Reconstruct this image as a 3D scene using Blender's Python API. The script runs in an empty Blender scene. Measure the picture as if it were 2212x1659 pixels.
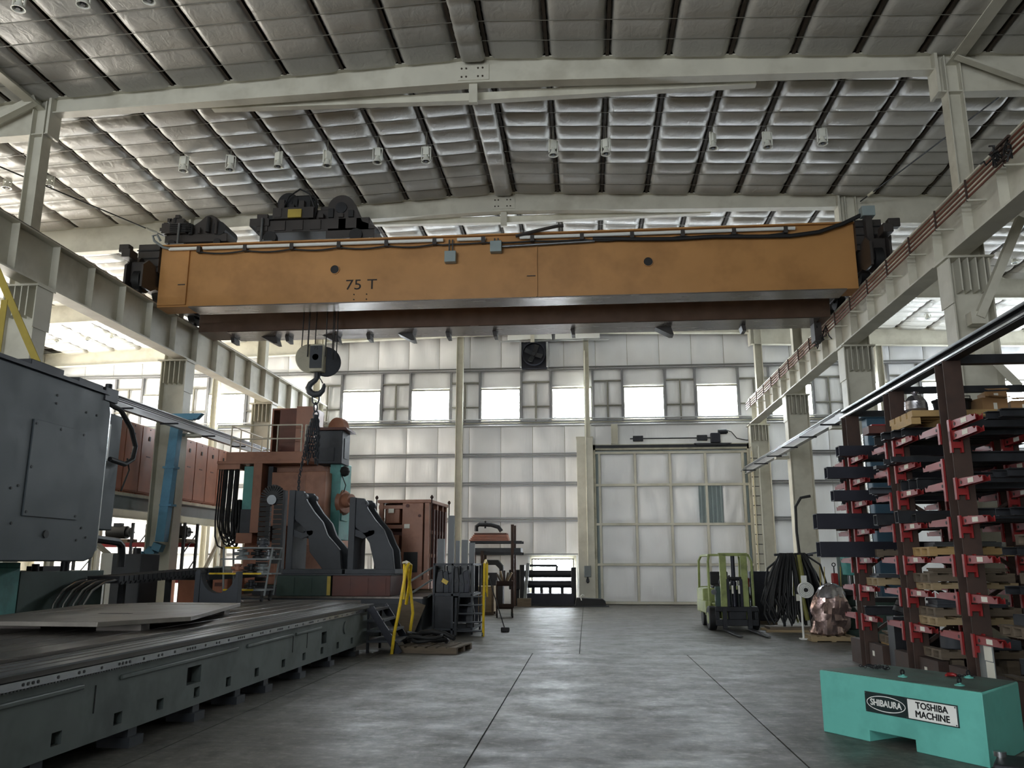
import bpy, bmesh, math, random
from mathutils import Vector, Matrix, Euler
random.seed(7)
SC = bpy.context.scene
COL = SC.collection

# ---------------------------------------------------------------- camera
cam_d = bpy.data.cameras.new('camera')
cam = bpy.data.objects.new('camera', cam_d)
COL.objects.link(cam)
cam_d.sensor_width = 36.0
cam_d.lens = 36.0 * 1780.0 / 2212.0
cam_d.clip_start = 0.1
cam_d.clip_end = 300
CX = Vector((0.99607, 0.01809, 0.08674))      # world X in camera space
CY = Vector((0.08860, -0.21083, -0.97350))    # world Y (down the hall) in camera space
CY.normalize(); CX = (CX - CY * CX.dot(CY)).normalized(); CZ = CX.cross(CY)
cam.matrix_world = Matrix((CX, CY, CZ)).to_4x4()
cam.location = (0, 0, 1.75)
SC.camera = cam

# ---------------------------------------------------------------- world, light, exposure
w = bpy.data.worlds.new('sky'); SC.world = w; w.use_nodes = True
w.node_tree.nodes['Background'].inputs[0].default_value = (0.80, 0.90, 1.0, 1)
w.node_tree.nodes['Background'].inputs[1].default_value = 1.0
WINDOW_LIGHT = 30.0        # daylight coming through the frosted panes
BACK_FILL = 14.0          # glowing door added behind the camera as front fill
LEFT_FILL = 32.0          # glowing door added out of view in the left aisle
WARM_LIGHT = 28.0          # sun-struck panes of the left wall
SC.view_settings.view_transform = 'Standard'
SC.view_settings.look = 'None'
SC.view_settings.gamma = 1.0
SC.view_settings.use_curve_mapping = False
SC.view_settings.exposure = 0.10
SC.cycles.max_bounces = 4
SC.cycles.diffuse_bounces = 3
SC.cycles.use_adaptive_sampling = True
SC.cycles.adaptive_threshold = 0.2
SC.cycles.adaptive_min_samples = 12
SC.cycles.glossy_bounces = 2
SC.cycles.sample_clamp_indirect = 6.0
SC.cycles.use_denoising = True
SC.cycles.caustics_reflective = False
SC.cycles.caustics_refractive = False

# ---------------------------------------------------------------- helpers
def s2l(c): return tuple(((x / 12.92) if x <= 0.04045 else ((x + 0.055) / 1.055) ** 2.4) for x in c)

MATS = {}
def pm(name, rgb, rough=0.6, metal=0.0, var=0.25, scale=2.5, bump=0.0, bscale=30.0, dirt=None, damt=0.5, dscale=1.2, emit=None, stretch=None, spec=0.5):
    """procedural paint / metal / cloth: base colour with two octaves of wear, optional dirt blotches and fine relief"""
    m = bpy.data.materials.new(name); m.use_nodes = True
    nt = m.node_tree; N = nt.nodes; L = nt.links
    p = N['Principled BSDF']
    p.inputs['Roughness'].default_value = rough
    p.inputs['Metallic'].default_value = metal
    p.inputs['Specular IOR Level'].default_value = spec
    c = s2l(rgb)
    if emit:
        p.inputs['Base Color'].default_value = (*c, 1)
        p.inputs['Emission Color'].default_value = (*s2l(emit[0]), 1)
        p.inputs['Emission Strength'].default_value = emit[1]
        MATS[name] = m; return m
    tc = N.new('ShaderNodeTexCoord')
    src = tc.outputs['Object']
    if stretch:
        mp = N.new('ShaderNodeMapping'); mp.inputs['Scale'].default_value = stretch
        L.new(src, mp.inputs['Vector']); src = mp.outputs['Vector']
    nz = N.new('ShaderNodeTexNoise'); nz.inputs['Scale'].default_value = scale; nz.inputs['Detail'].default_value = 3
    L.new(src, nz.inputs['Vector'])
    cr = N.new('ShaderNodeValToRGB')
    cr.color_ramp.elements[0].position = 0.3; cr.color_ramp.elements[1].position = 0.7
    cr.color_ramp.elements[0].color = (*[max(0, x * (1 - var)) for x in c], 1)
    cr.color_ramp.elements[1].color = (*[min(1, x * (1 + var * 0.6)) for x in c], 1)
    L.new(nz.outputs['Fac'], cr.inputs['Fac'])
    out = cr.outputs['Color']
    if dirt:
        n2 = N.new('ShaderNodeTexNoise'); n2.inputs['Scale'].default_value = dscale; n2.inputs['Detail'].default_value = 4; n2.inputs['Roughness'].default_value = 0.65
        L.new(src, n2.inputs['Vector'])
        r2 = N.new('ShaderNodeValToRGB'); r2.color_ramp.elements[0].position = 0.48; r2.color_ramp.elements[1].position = 0.68
        r2.color_ramp.elements[0].color = (0, 0, 0, 1); r2.color_ramp.elements[1].color = (damt, damt, damt, 1)
        L.new(n2.outputs['Fac'], r2.inputs['Fac'])
        mx = N.new('ShaderNodeMix'); mx.data_type = 'RGBA'
        L.new(r2.outputs['Color'], mx.inputs['Factor']); L.new(out, mx.inputs['A'])
        mx.inputs['B'].default_value = (*s2l(dirt), 1)
        out = mx.outputs['Result']
    L.new(out, p.inputs['Base Color'])
    mr = N.new('ShaderNodeMapRange'); mr.inputs['To Min'].default_value = max(0.02, rough - 0.12); mr.inputs['To Max'].default_value = min(1, rough + 0.12)
    L.new(nz.outputs['Fac'], mr.inputs['Value']); L.new(mr.outputs['Result'], p.inputs['Roughness'])
    if bump:
        n3 = N.new('ShaderNodeTexNoise'); n3.inputs['Scale'].default_value = bscale; n3.inputs['Detail'].default_value = 2
        L.new(src, n3.inputs['Vector'])
        b = N.new('ShaderNodeBump'); b.inputs['Strength'].default_value = bump; b.inputs['Distance'].default_value = 0.02
        L.new(n3.outputs['Fac'], b.inputs['Height']); L.new(b.outputs['Normal'], p.inputs['Normal'])
    MATS[name] = m
    return m

class B:
    """collects simple shapes into one mesh"""
    def __init__(s): s.v = []; s.f = []
    def add(s, vs, fs):
        o = len(s.v); s.v += [tuple(x) for x in vs]; s.f += [tuple(i + o for i in f) for f in fs]; return s
    def box(s, x0, x1, y0, y1, z0, z1):
        return s.add([(x0,y0,z0),(x1,y0,z0),(x1,y1,z0),(x0,y1,z0),(x0,y0,z1),(x1,y0,z1),(x1,y1,z1),(x0,y1,z1)],
                     [(0,3,2,1),(4,5,6,7),(0,1,5,4),(1,2,6,5),(2,3,7,6),(3,0,4,7)])
    def cbox(s, c, d, R=None):
        hx, hy, hz = d[0]/2, d[1]/2, d[2]/2
        R = R or Matrix.Identity(3); c = Vector(c)
        vs = [c + R @ Vector(q) for q in [(-hx,-hy,-hz),(hx,-hy,-hz),(hx,hy,-hz),(-hx,hy,-hz),(-hx,-hy,hz),(hx,-hy,hz),(hx,hy,hz),(-hx,hy,hz)]]
        return s.add(vs, [(0,3,2,1),(4,5,6,7),(0,1,5,4),(1,2,6,5),(2,3,7,6),(3,0,4,7)])
    def frame(s, p0, p1, up):
        d = (Vector(p1) - Vector(p0)); l = d.length; d.normalize(); up = Vector(up)
        if abs(d.dot(up.normalized())) > 0.999: up = Vector((0, 1, 0)) if abs(d.y) < 0.9 else Vector((1, 0, 0))
        x = d.cross(up).normalized(); z = x.cross(d)
        return Matrix((x, d, z)).transposed(), l
    def beam(s, p0, p1, wd, h, up=(0,0,1)):
        R, l = s.frame(p0, p1, up)
        return s.cbox((Vector(p0) + Vector(p1)) / 2, (wd, l, h), R)
    def ibeam(s, p0, p1, wd, h, tf=0.02, tw=0.015, up=(0,0,1)):
        R, l = s.frame(p0, p1, up); c = (Vector(p0) + Vector(p1)) / 2
        for k in (-1, 1): s.cbox(c + R @ Vector((0, 0, k * (h - tf) / 2)), (wd, l, tf), R)
        return s.cbox(c, (tw, l, h - 2 * tf), R)
    def angle(s, p0, p1, a, t=0.012, up=(0,0,1)):
        R, l = s.frame(p0, p1, up); c = (Vector(p0) + Vector(p1)) / 2
        s.cbox(c + R @ Vector((0, 0, -a/2 + t/2)), (a, l, t), R)
        return s.cbox(c + R @ Vector((-a/2 + t/2, 0, t/2)), (t, l, a - t), R)
    def chan(s, p0, p1, wd, h, t=0.015, up=(0,0,1)):
        R, l = s.frame(p0, p1, up); c = (Vector(p0) + Vector(p1)) / 2
        for k in (-1, 1): s.cbox(c + R @ Vector((0, 0, k * (h - t) / 2)), (wd, l, t), R)
        return s.cbox(c + R @ Vector((-wd/2 + t/2, 0, 0)), (t, l, h - 2*t), R)
    def rtube(s, p0, p1, wd, h, t=0.01, up=(0,0,1)):
        """open ended rectangular hollow section"""
        R, l = s.frame(p0, p1, up); c = (Vector(p0) + Vector(p1)) / 2
        for k in (-1, 1):
            s.cbox(c + R @ Vector((0, 0, k * (h - t) / 2)), (wd, l, t), R)
            s.cbox(c + R @ Vector((k * (wd - t) / 2, 0, 0)), (t, l, h - 2*t), R)
        return s
    def cyl(s, p0, p1, r0, r1=None, n=14):
        r1 = r0 if r1 is None else r1
        R, l = s.frame(p0, p1, (0,0,1)); p0 = Vector(p0); p1 = Vector(p1); vs = []
        for p, r in ((p0, r0), (p1, r1)):
            vs += [p + R @ Vector((r*math.cos(2*math.pi*i/n), 0, r*math.sin(2*math.pi*i/n))) for i in range(n)]
        fs = [(i, n+i, n+(i+1)%n, (i+1)%n) for i in range(n)] + [tuple(range(n)), tuple(range(2*n-1, n-1, -1))]
        return s.add(vs, fs)
    def ring(s, p0, p1, ro, ri, n=20):
        """hollow cylinder"""
        R, l = s.frame(p0, p1, (0,0,1)); p0 = Vector(p0); p1 = Vector(p1); vs = []
        for p, r in ((p0, ro), (p1, ro), (p1, ri), (p0, ri)):
            vs += [p + R @ Vector((r*math.cos(2*math.pi*i/n), 0, r*math.sin(2*math.pi*i/n))) for i in range(n)]
        fs = []
        for k in range(4):
            a, b = k*n, ((k+1) % 4)*n
            fs += [(a+i, b+i, b+(i+1)%n, a+(i+1)%n) for i in range(n)]
        return s.add(vs, fs)
    def tube(s, pts, r, n=7):
        pts = [Vector(p) for p in pts]; vs = []; m = len(pts)
        d0 = (pts[1]-pts[0]).normalized(); u = d0.orthogonal().normalized()
        for i, p in enumerate(pts):
            d = (pts[min(i+1, m-1)] - pts[max(i-1, 0)]).normalized()
            u = (u - d*u.dot(d)).normalized(); q = d.cross(u)
            rr = r[i] if isinstance(r, (list, tuple)) else r
            vs += [p + (u*math.cos(2*math.pi*k/n) + q*math.sin(2*math.pi*k/n))*rr for k in range(n)]
        fs = [(i*n+k, i*n+(k+1)%n, (i+1)*n+(k+1)%n, (i+1)*n+k) for i in range(m-1) for k in range(n)]
        fs += [tuple(range(n-1, -1, -1)), tuple((m-1)*n+k for k in range(n))]
        return s.add(vs, fs)
    def prism(s, pts, ax, a0, a1):
        """polygon pts in the plane across axis ax, extruded a0..a1.  x:(y,z) y:(x,z) z:(x,y)"""
        n = len(pts)
        g = {'x': lambda p, a: (a, p[0], p[1]), 'y': lambda p, a: (p[0], a, p[1]), 'z': lambda p, a: (p[0], p[1], a)}[ax]
        return s.add([g(p, a0) for p in pts] + [g(p, a1) for p in pts],
                     [(i, (i+1)%n, n+(i+1)%n, n+i) for i in range(n)] + [tuple(range(n-1, -1, -1)), tuple(range(n, 2*n))])
    def lathe(s, prof, c, n=18, ax='z'):
        vs = []
        for r, h in prof:
            for i in range(n):
                a = 2*math.pi*i/n; q = (r*math.cos(a), r*math.sin(a), h)
                if ax == 'x': q = (h, q[0], q[1])
                if ax == 'y': q = (q[0], h, q[1])
                vs.append((c[0]+q[0], c[1]+q[1], c[2]+q[2]))
        m = len(prof)
        fs = [(i*n+k, i*n+(k+1)%n, (i+1)*n+(k+1)%n, (i+1)*n+k) for i in range(m-1) for k in range(n)]
        fs += [tuple(range(n)), tuple((m-1)*n+k for k in range(n))]
        return s.add(vs, fs)
    def grid(s, nx, ny, fn):
        return s.add([fn(i/nx, j/ny) for j in range(ny+1) for i in range(nx+1)],
                     [(j*(nx+1)+i, j*(nx+1)+i+1, (j+1)*(nx+1)+i+1, (j+1)*(nx+1)+i) for j in range(ny) for i in range(nx)])
    def mesh(s, name, m, smooth=30):
        me = bpy.data.meshes.new(name)
        me.from_pydata(s.v, [], s.f)
        bm = bmesh.new(); bm.from_mesh(me)
        bmesh.ops.recalc_face_normals(bm, faces=bm.faces); bm.to_mesh(me); bm.free()
        me.materials.append(MATS[m] if isinstance(m, str) else m)
        if smooth:
            me.polygons.foreach_set('use_smooth', [True]*len(me.polygons))
            me.set_sharp_from_angle(angle=math.radians(smooth))
        return me
    def mk(s, name, m, parent=None, bevel=0, world=False, smooth=30, label=None):
        if world and parent is not None:
            inv = WM(parent).inverted(); s.v = [tuple(inv @ Vector(q)) for q in s.v]
        o = bpy.data.objects.new(name, s.mesh(name, m, smooth)); COL.objects.link(o)
        if parent is not None: o.parent = parent
        if bevel:
            md = o.modifiers.new('bevel', 'BEVEL'); md.width = bevel; md.segments = 2; md.limit_method = 'ANGLE'; md.angle_limit = math.radians(40)
        if label: o['label'] = label
        return o

def WM(o):
    m = Matrix.Translation(o.location) @ o.rotation_euler.to_matrix().to_4x4()
    return WM(o.parent) @ m if o.parent else m

def tag(o, label=None, cat=None, group=None, kind=None):
    if label: o['label'] = label
    if cat: o['category'] = cat
    if group: o['group'] = group
    if kind: o['kind'] = kind
    return o
def thing(name, label, cat, loc=(0,0,0), rz=0, group=None):
    o = bpy.data.objects.new(name, None); COL.objects.link(o)
    o.location = loc; o.rotation_euler = (0, 0, rz); o.empty_display_size = 0.2
    return tag(o, label, cat, group)
def struct(name, loc=(0,0,0)):
    o = bpy.data.objects.new(name, None); COL.objects.link(o); o.location = loc
    o['kind'] = 'structure'; return o
def put(name, me, parent, loc=(0,0,0), rot=(0,0,0), sc=(1,1,1)):
    o = bpy.data.objects.new(name, me); COL.objects.link(o); o.parent = parent
    o.location = loc; o.rotation_euler = rot; o.scale = sc; return o
def clone(root, loc, rz=0, label=None, group=None):
    def cp(o, par):
        c = o.copy(); COL.objects.link(c)
        if par is not None: c.parent = par
        for k in o.children: cp(k, c)
        return c
    r = cp(root, None); r.location = loc; r.rotation_euler = (0, 0, rz)
    if label: r['label'] = label
    if group: r['group'] = group
    return r
def text_mesh(s, size, name, m, parent, loc, rot, bold=0.0, sx=1.0, depth=0.002, shear=0):
    """lettering as flat raised geometry"""
    cu = bpy.data.curves.new(name, 'FONT'); cu.body = s; cu.size = size; cu.align_x = 'CENTER'; cu.align_y = 'CENTER'
    cu.extrude = depth; cu.offset = bold; cu.shear = shear
    t = bpy.data.objects.new(name + '_src', cu); COL.objects.link(t)
    dg = bpy.context.evaluated_depsgraph_get()
    me = bpy.data.meshes.new_from_object(t.evaluated_get(dg)); bpy.data.objects.remove(t); me.name = name
    me.materials.clear(); me.materials.append(MATS[m])
    return put(name, me, parent, loc, rot, (sx, 1, 1))
ORD = ['first','second','third','fourth','fifth','sixth','seventh','eighth','ninth','tenth','eleventh','twelfth','thirteenth','fourteenth','fifteenth','sixteenth']

# ---------------------------------------------------------------- materials
pm('cream', (0.80, 0.785, 0.725), 0.55, var=0.08, scale=1.5, dirt=(0.55,0.52,0.44), damt=0.35, dscale=0.9)
pm('cream_dirty', (0.76, 0.74, 0.66), 0.6, var=0.1, dirt=(0.45,0.42,0.36), damt=0.5, dscale=1.4)
pm('purlin', (0.26, 0.22, 0.18), 0.8, var=0.2)
pm('deck', (0.30, 0.27, 0.23), 0.9)
pm('strap', (0.50, 0.49, 0.45), 0.5)
pm('girt', (0.66, 0.66, 0.66), 0.38, metal=0.15, var=0.06, scale=1)
pm('jamb', (0.48, 0.48, 0.49), 0.45, var=0.1)
pm('pane', (0.95, 0.96, 1.0), 0.4, emit=((0.93, 0.97, 1.0), WINDOW_LIGHT))
pm('pane_warm', (1.0, 0.98, 0.94), 0.4, emit=((1.0, 0.975, 0.92), WARM_LIGHT))
pm('fill_pane_back', (0.97, 0.98, 1.0), 0.4, emit=((0.97, 0.985, 1.0), BACK_FILL))
pm('fill_pane_left', (1.0, 0.98, 0.95), 0.4, emit=((1.0, 0.975, 0.93), LEFT_FILL))
pm('black', (0.07, 0.07, 0.075), 0.6, var=0.3)
pm('darksteel', (0.17, 0.175, 0.19), 0.5, metal=0.4, var=0.35, scale=4)
pm('steel', (0.45, 0.46, 0.47), 0.35, metal=0.8, var=0.2)
pm('brightsteel', (0.72, 0.73, 0.74), 0.22, metal=0.9, var=0.15)
pm('grey', (0.47, 0.49, 0.49), 0.5, var=0.15)
pm('crane_orange', (0.71, 0.515, 0.30), 0.42, var=0.12, scale=1.0, dirt=(0.50,0.34,0.18), damt=0.4, dscale=0.7)
pm('crane_orange_shaded', (0.42, 0.34, 0.29), 0.5, var=0.2)  # same orange paint, with the far girder's shade put into the colour
pm('crane_dark', (0.20, 0.18, 0.17), 0.5, var=0.25)
pm('crane_under', (0.45, 0.42, 0.40), 0.24, metal=0.5, var=0.2, stretch=(0.6,3,3))
pm('ink', (0.12, 0.10, 0.09), 0.7)
pm('boxgrey', (0.55, 0.60, 0.60), 0.5, var=0.08)
pm('whiteplastic', (0.88, 0.88, 0.86), 0.4, var=0.05)
pm('paper', (0.90, 0.89, 0.84), 0.8, var=0.06)
pm('yellow', (0.88, 0.74, 0.10), 0.45, var=0.15, dirt=(0.45,0.38,0.12), damt=0.4, dscale=6)
pm('oldyellow', (0.66, 0.58, 0.24), 0.6, var=0.2)
pm('red', (0.54, 0.12, 0.125), 0.45, var=0.15, dirt=(0.35,0.08,0.07), damt=0.4, dscale=5)
pm('rust', (0.25, 0.18, 0.15), 0.75, var=0.3, scale=5, dirt=(0.20,0.14,0.11), damt=0.6)
pm('copper', (0.46, 0.25, 0.19), 0.5, metal=0.3, var=0.2)
pm('machine_orange', (0.62, 0.43, 0.34), 0.5, var=0.12, dirt=(0.40,0.25,0.18), damt=0.5, dscale=1.3)
pm('cab_orange', (0.64, 0.40, 0.30), 0.4, var=0.1, dirt=(0.45,0.26,0.19), damt=0.4, dscale=1.0)
pm('teal', (0.32, 0.60, 0.58), 0.45, var=0.12, dirt=(0.18,0.30,0.30), damt=0.5)
pm('greenbox', (0.42, 0.74, 0.69), 0.42, var=0.07, scale=2, dirt=(0.22,0.44,0.40), damt=0.30, dscale=1.6)
pm('greentop', (0.30, 0.40, 0.37), 0.55, var=0.25, scale=5, dirt=(0.16,0.19,0.18), damt=0.7, dscale=3)
pm('darkgreen', (0.20, 0.285, 0.26), 0.55, var=0.25, dirt=(0.10,0.13,0.12), damt=0.5)
pm('bedgrey', (0.42, 0.455, 0.45), 0.5, var=0.12, dirt=(0.20,0.23,0.22), damt=0.5, dscale=1.1)
pm('tabletop', (0.36, 0.34, 0.32), 0.33, metal=0.55, var=0.3, scale=3, stretch=(4,0.4,1), dirt=(0.17,0.15,0.13), damt=0.6, dscale=1.5)
pm('tableside', (0.33, 0.31, 0.29), 0.4, metal=0.4, var=0.25, stretch=(2,0.5,2))
pm('plate_steel', (0.50, 0.48, 0.45), 0.42, metal=0.4, var=0.2, scale=2, dirt=(0.28,0.26,0.23), damt=0.5)
pm('headgrey', (0.26, 0.29, 0.31), 0.55, var=0.12, scale=2, dirt=(0.22,0.25,0.26), damt=0.45, dscale=1.0)
pm('bluepaint', (0.34, 0.56, 0.68), 0.5, var=0.15, dirt=(0.14,0.24,0.30), damt=0.4)
pm('castgrey', (0.23, 0.245, 0.27), 0.6, var=0.2, dirt=(0.13,0.13,0.14), damt=0.4)
pm('rubber', (0.09, 0.09, 0.095), 0.65, var=0.3)
pm('forklift', (0.58, 0.62, 0.38), 0.5, var=0.15, dirt=(0.24,0.27,0.13), damt=0.5, dscale=2)
pm('wood', (0.62, 0.54, 0.41), 0.75, var=0.2, scale=3, stretch=(1,6,6), bump=0.2)
pm('oldwood', (0.42, 0.37, 0.31), 0.8, var=0.25, scale=3, stretch=(1,6,6), bump=0.2)
pm('yellowwood', (0.68, 0.56, 0.37), 0.7, var=0.15, scale=3, stretch=(1,6,6))
pm('cardboard', (0.62, 0.48, 0.33), 0.8, var=0.12)
pm('bluebar', (0.13, 0.135, 0.175), 0.5, metal=0.3, var=0.25)
pm('redbrown', (0.35, 0.20, 0.17), 0.6, var=0.25)
pm('lamp_white', (0.86, 0.86, 0.82), 0.35, var=0.05)
pm('hose_yellow', (0.48, 0.47, 0.22), 0.6, var=0.2)

def floor_mat():
    m = bpy.data.materials.new('concrete'); m.use_nodes = True; nt = m.node_tree; N = nt.nodes; L = nt.links
    p = N['Principled BSDF']; g = N.new('ShaderNodeNewGeometry'); p.inputs['Specular IOR Level'].default_value = 0.26
    def noise(sc, det, st=(1,1,1), rough=0.6):
        mp = N.new('ShaderNodeMapping'); mp.inputs['Scale'].default_value = st; L.new(g.outputs['Position'], mp.inputs['Vector'])
        n = N.new('ShaderNodeTexNoise'); n.inputs['Scale'].default_value = sc; n.inputs['Detail'].default_value = det; n.inputs['Roughness'].default_value = rough
        L.new(mp.outputs['Vector'], n.inputs['Vector']); return n.outputs['Fac']
    def ramp(src, a, b, ca, cb):
        r = N.new('ShaderNodeValToRGB'); r.color_ramp.elements[0].position = a; r.color_ramp.elements[1].position = b
        r.color_ramp.elements[0].color = (*s2l(ca), 1); r.color_ramp.elements[1].color = (*s2l(cb), 1); L.new(src, r.inputs['Fac']); return r.outputs['Color']
    def mix(f, a, bcol):
        x = N.new('ShaderNodeMix'); x.data_type = 'RGBA'; L.new(f, x.inputs['Factor']); L.new(a, x.inputs['A'])
        x.inputs['B'].default_value = (*s2l(bcol), 1); return x.outputs['Result']
    big = noise(0.35, 4); fine = noise(7.0, 6, (1,1.5,1), 0.75); spots = noise(9, 2, (1,0.6,1))
    c = ramp(big, 0.3, 0.7, (0.30,0.295,0.28), (0.40,0.39,0.37))
    c = mix(ramp(fine, 0.50, 0.64, (0,0,0), (0.75,0.75,0.75)), c, (0.53,0.52,0.48))
    c = mix(ramp(noise(2.0, 7, (1.5,0.7,1), 0.75), 0.51, 0.66, (0,0,0), (0.85,0.85,0.85)), c, (0.21,0.205,0.195))
    c = mix(ramp(spots, 0.68, 0.75, (0,0,0), (0.5,0.5,0.5)), c, (0.26,0.25,0.24))
    L.new(c, p.inputs['Base Color'])
    mr = N.new('ShaderNodeMapRange'); mr.inputs['From Min'].default_value = 0.35; mr.inputs['From Max'].default_value = 0.65
    mr.inputs['To Min'].default_value = 0.36; mr.inputs['To Max'].default_value = 0.62
    L.new(noise(1.1, 7, (1,1.4,1), 0.75), mr.inputs['Value']); L.new(mr.outputs['Result'], p.inputs['Roughness'])
    b = N.new('ShaderNodeBump'); b.inputs['Strength'].default_value = 0.05; b.inputs['Distance'].default_value = 0.004
    L.new(fine, b.inputs['Height']); L.new(b.outputs['Normal'], p.inputs['Normal'])
    MATS['concrete'] = m
floor_mat()
pm('joint', (0.13, 0.125, 0.12), 0.9)

def vinyl(name, rgb, rough, streak=(1,1,1), sc=5.0, bump=0.35, sheen=0.4):
    """white facing of the insulation: creased, slightly glossy"""
    m = bpy.data.materials.new(name); m.use_nodes = True; nt = m.node_tree; N = nt.nodes; L = nt.links
    p = N['Principled BSDF']; p.inputs['Roughness'].default_value = rough; p.inputs['Specular IOR Level'].default_value = sheen
    g = N.new('ShaderNodeNewGeometry'); mp = N.new('ShaderNodeMapping'); mp.inputs['Scale'].default_value = streak
    L.new(g.outputs['Position'], mp.inputs['Vector'])
    n = N.new('ShaderNodeTexNoise'); n.inputs['Scale'].default_value = sc; n.inputs['Detail'].default_value = 3; n.inputs['Distortion'].default_value = 0.8
    L.new(mp.outputs['Vector'], n.inputs['Vector'])
    n2 = N.new('ShaderNodeTexNoise'); n2.inputs['Scale'].default_value = 0.5; n2.inputs['Detail'].default_value = 2
    L.new(g.outputs['Position'], n2.inputs['Vector'])
    r = N.new('ShaderNodeValToRGB'); c = s2l(rgb)
    r.color_ramp.elements[0].position = 0.35; r.color_ramp.elements[0].color = (*[x*0.86 for x in c], 1)
    r.color_ramp.elements[1].position = 0.65; r.color_ramp.elements[1].color = (*c, 1)
    L.new(n2.outputs['Fac'], r.inputs['Fac']); L.new(r.outputs['Color'], p.inputs['Base Color'])
    b = N.new('ShaderNodeBump'); b.inputs['Strength'].default_value = bump; b.inputs['Distance'].default_value = 0.03
    L.new(n.outputs['Fac'], b.inputs['Height']); L.new(b.outputs['Normal'], p.inputs['Normal'])
    MATS[name] = m
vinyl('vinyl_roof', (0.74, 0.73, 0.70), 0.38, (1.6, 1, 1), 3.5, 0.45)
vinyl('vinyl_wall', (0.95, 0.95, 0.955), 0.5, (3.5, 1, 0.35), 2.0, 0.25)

# ---------------------------------------------------------------- the hall
FR = [-10.8, -4.1, 2.6, 9.3, 16.0, 22.7, 29.4, 36.1]        # frame lines
XR = -2.27                                                   # ridge
XL0, XR0 = -25.5, 21.0
YB, YF = 36.5, -12.0
def zr(x): return 12.52 - 0.048 * abs(x - XR)
RWL, RWR = -11.72, 7.24                                      # crane rail lines

# floor: cast slabs with sawn joints
fl = struct('floor')
B().box(XL0-0.3, XR0+0.3, YF-0.3, YB+0.5, -0.3, -0.012).mk('floor_base', 'joint', fl)
jx = [XL0, -16.1, -10.1, -4.1, -1.10, 1.90, 7.9, 13.9, XR0]
jy = [YF, -4.0, 6.0, 16.95, 26.5, YB]
def slab(x0, x1, y0, y1):
    g = 0.008; B().box(x0+g, x1-g, y0+g, y1-g, -0.05, 0).mk('slab', 'concrete', fl)
for yi in range(len(jy)-1):
    xs = jx if jy[yi] < 16 else [XL0, -18.2, -12.2, -6.2, -0.18, 5.8, 11.8, XR0]
    for xi in range(len(xs)-1): slab(xs[xi], xs[xi+1], jy[yi], jy[yi+1])

# ceiling: deck, purlins, insulation blankets, straps
ce = struct('ceiling')
for s_ in (-1, 1):
    xe = XL0-0.3 if s_ < 0 else XR0+0.3
    B().prism([(XR, 12.52+0.20), (xe, zr(xe)+0.20), (xe, zr(xe)+0.40), (XR, 12.52+0.40)], 'y', YF-0.3, YB+0.5).mk('roof_deck', 'deck', ce)
PX = []
for s_ in (-1, 1):
    x = XR + s_*0.32
    while XL0 < x < XR0: PX.append(x); x += s_*1.29
PX.sort()
for x in PX:
    B().chan((x, YF, zr(x)+0.08), (x, YB+0.3, zr(x)+0.08), 0.07, 0.22, 0.012).mk('purlin', 'purlin', ce)
NR = 10
def blanket(seed, wd, ln, sag):
    rnd = random.Random(seed); amp = [rnd.uniform(0.6, 1.25) for _ in range(NR)]; b = B()
    ny = NR*8; off = [rnd.uniform(-0.01, 0.01) for _ in range(400)]
    def fn(u, v):
        k = min(NR-1, int(v*NR)); t = v*NR - k; a = 2*u-1
        z = 0.06 - 0.135*(1-abs(a)**12.0) - sag*amp[k]*math.sin(math.pi*t)**0.7*(1-0.6*abs(a)**6) + rnd.uniform(-1, 1)*0.003
        return ((u-0.5)*wd + off[int(v*ny)]*(1 if abs(a) > 0.9 else 0), v*ln, z)
    b.grid(14, ny, fn); return b.mesh('insulation_blanket', 'vinyl_roof', smooth=80)
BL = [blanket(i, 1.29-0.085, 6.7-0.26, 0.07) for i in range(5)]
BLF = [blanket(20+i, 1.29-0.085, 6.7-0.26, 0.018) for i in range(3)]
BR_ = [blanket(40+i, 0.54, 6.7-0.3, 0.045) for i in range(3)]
for fi in range(len(FR)-1):
    y0 = FR[fi]
    xs = [XL0] + PX + [XR0]
    for i in range(len(PX)-1):
        xc = (PX[i]+PX[i+1])/2; wdt = PX[i+1]-PX[i]
        if wdt < 1: me = BR_[fi % 3]; dz = -0.10; rot = 0
        else:
            me = (BL if fi >= 4 else BLF)[(i*7+fi*3) % (5 if fi >= 4 else 3)]; dz = 0; rot = math.atan(0.048) * (1 if xc > XR else -1)
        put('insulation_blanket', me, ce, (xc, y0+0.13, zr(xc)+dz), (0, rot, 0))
    if fi >= 3:
        for k in range(1, NR):
            yy = y0 + 0.13 + (6.44)*k/NR
            b = B()
            for xe in (XL0, XR0): b.beam((XR, yy, 12.52-0.085), (xe, yy, zr(xe)-0.085), 0.016, 0.006)
            b.mk('strap', 'strap', ce)

# end wall at the far side
wb = struct('wall_back')
B().box(XL0-0.3, XR0+0.3, YB+0.02, YB+0.3, 0, 12.7).mk('wall_sheet', 'cream_dirty', wb)
GZ = [0.0, 2.04, 3.58, 5.13, 6.41, 7.86, 10.32]
def pillow(seed):
    rnd = random.Random(seed); b = B()
    ph = [rnd.uniform(0, 6) for _ in range(4)]
    def fn(u, v):
        e = (1-abs(2*u-1)**6)*(1-abs(2*v-1)**8)
        d = e*(0.75 + 0.16*math.sin(5*u+ph[0]+1.5*v) + 0.12*math.sin(11*u+ph[1]+2*math.sin(3*v+ph[2])) + 0.1*math.sin(4*v+ph[3]))
        return (u, -d, v)
    b.grid(14, 14, fn); return b.mesh('insulation_panel', 'vinyl_wall', smooth=80)
PIL = [pillow(i) for i in range(6)]
WX = [-11.10 + 3.21*k for k in range(-4, 10)]               # high windows, left edges
WX = [x for x in WX if XL0+0.4 < x and x + 1.83 < XR0 - 0.2]
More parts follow.
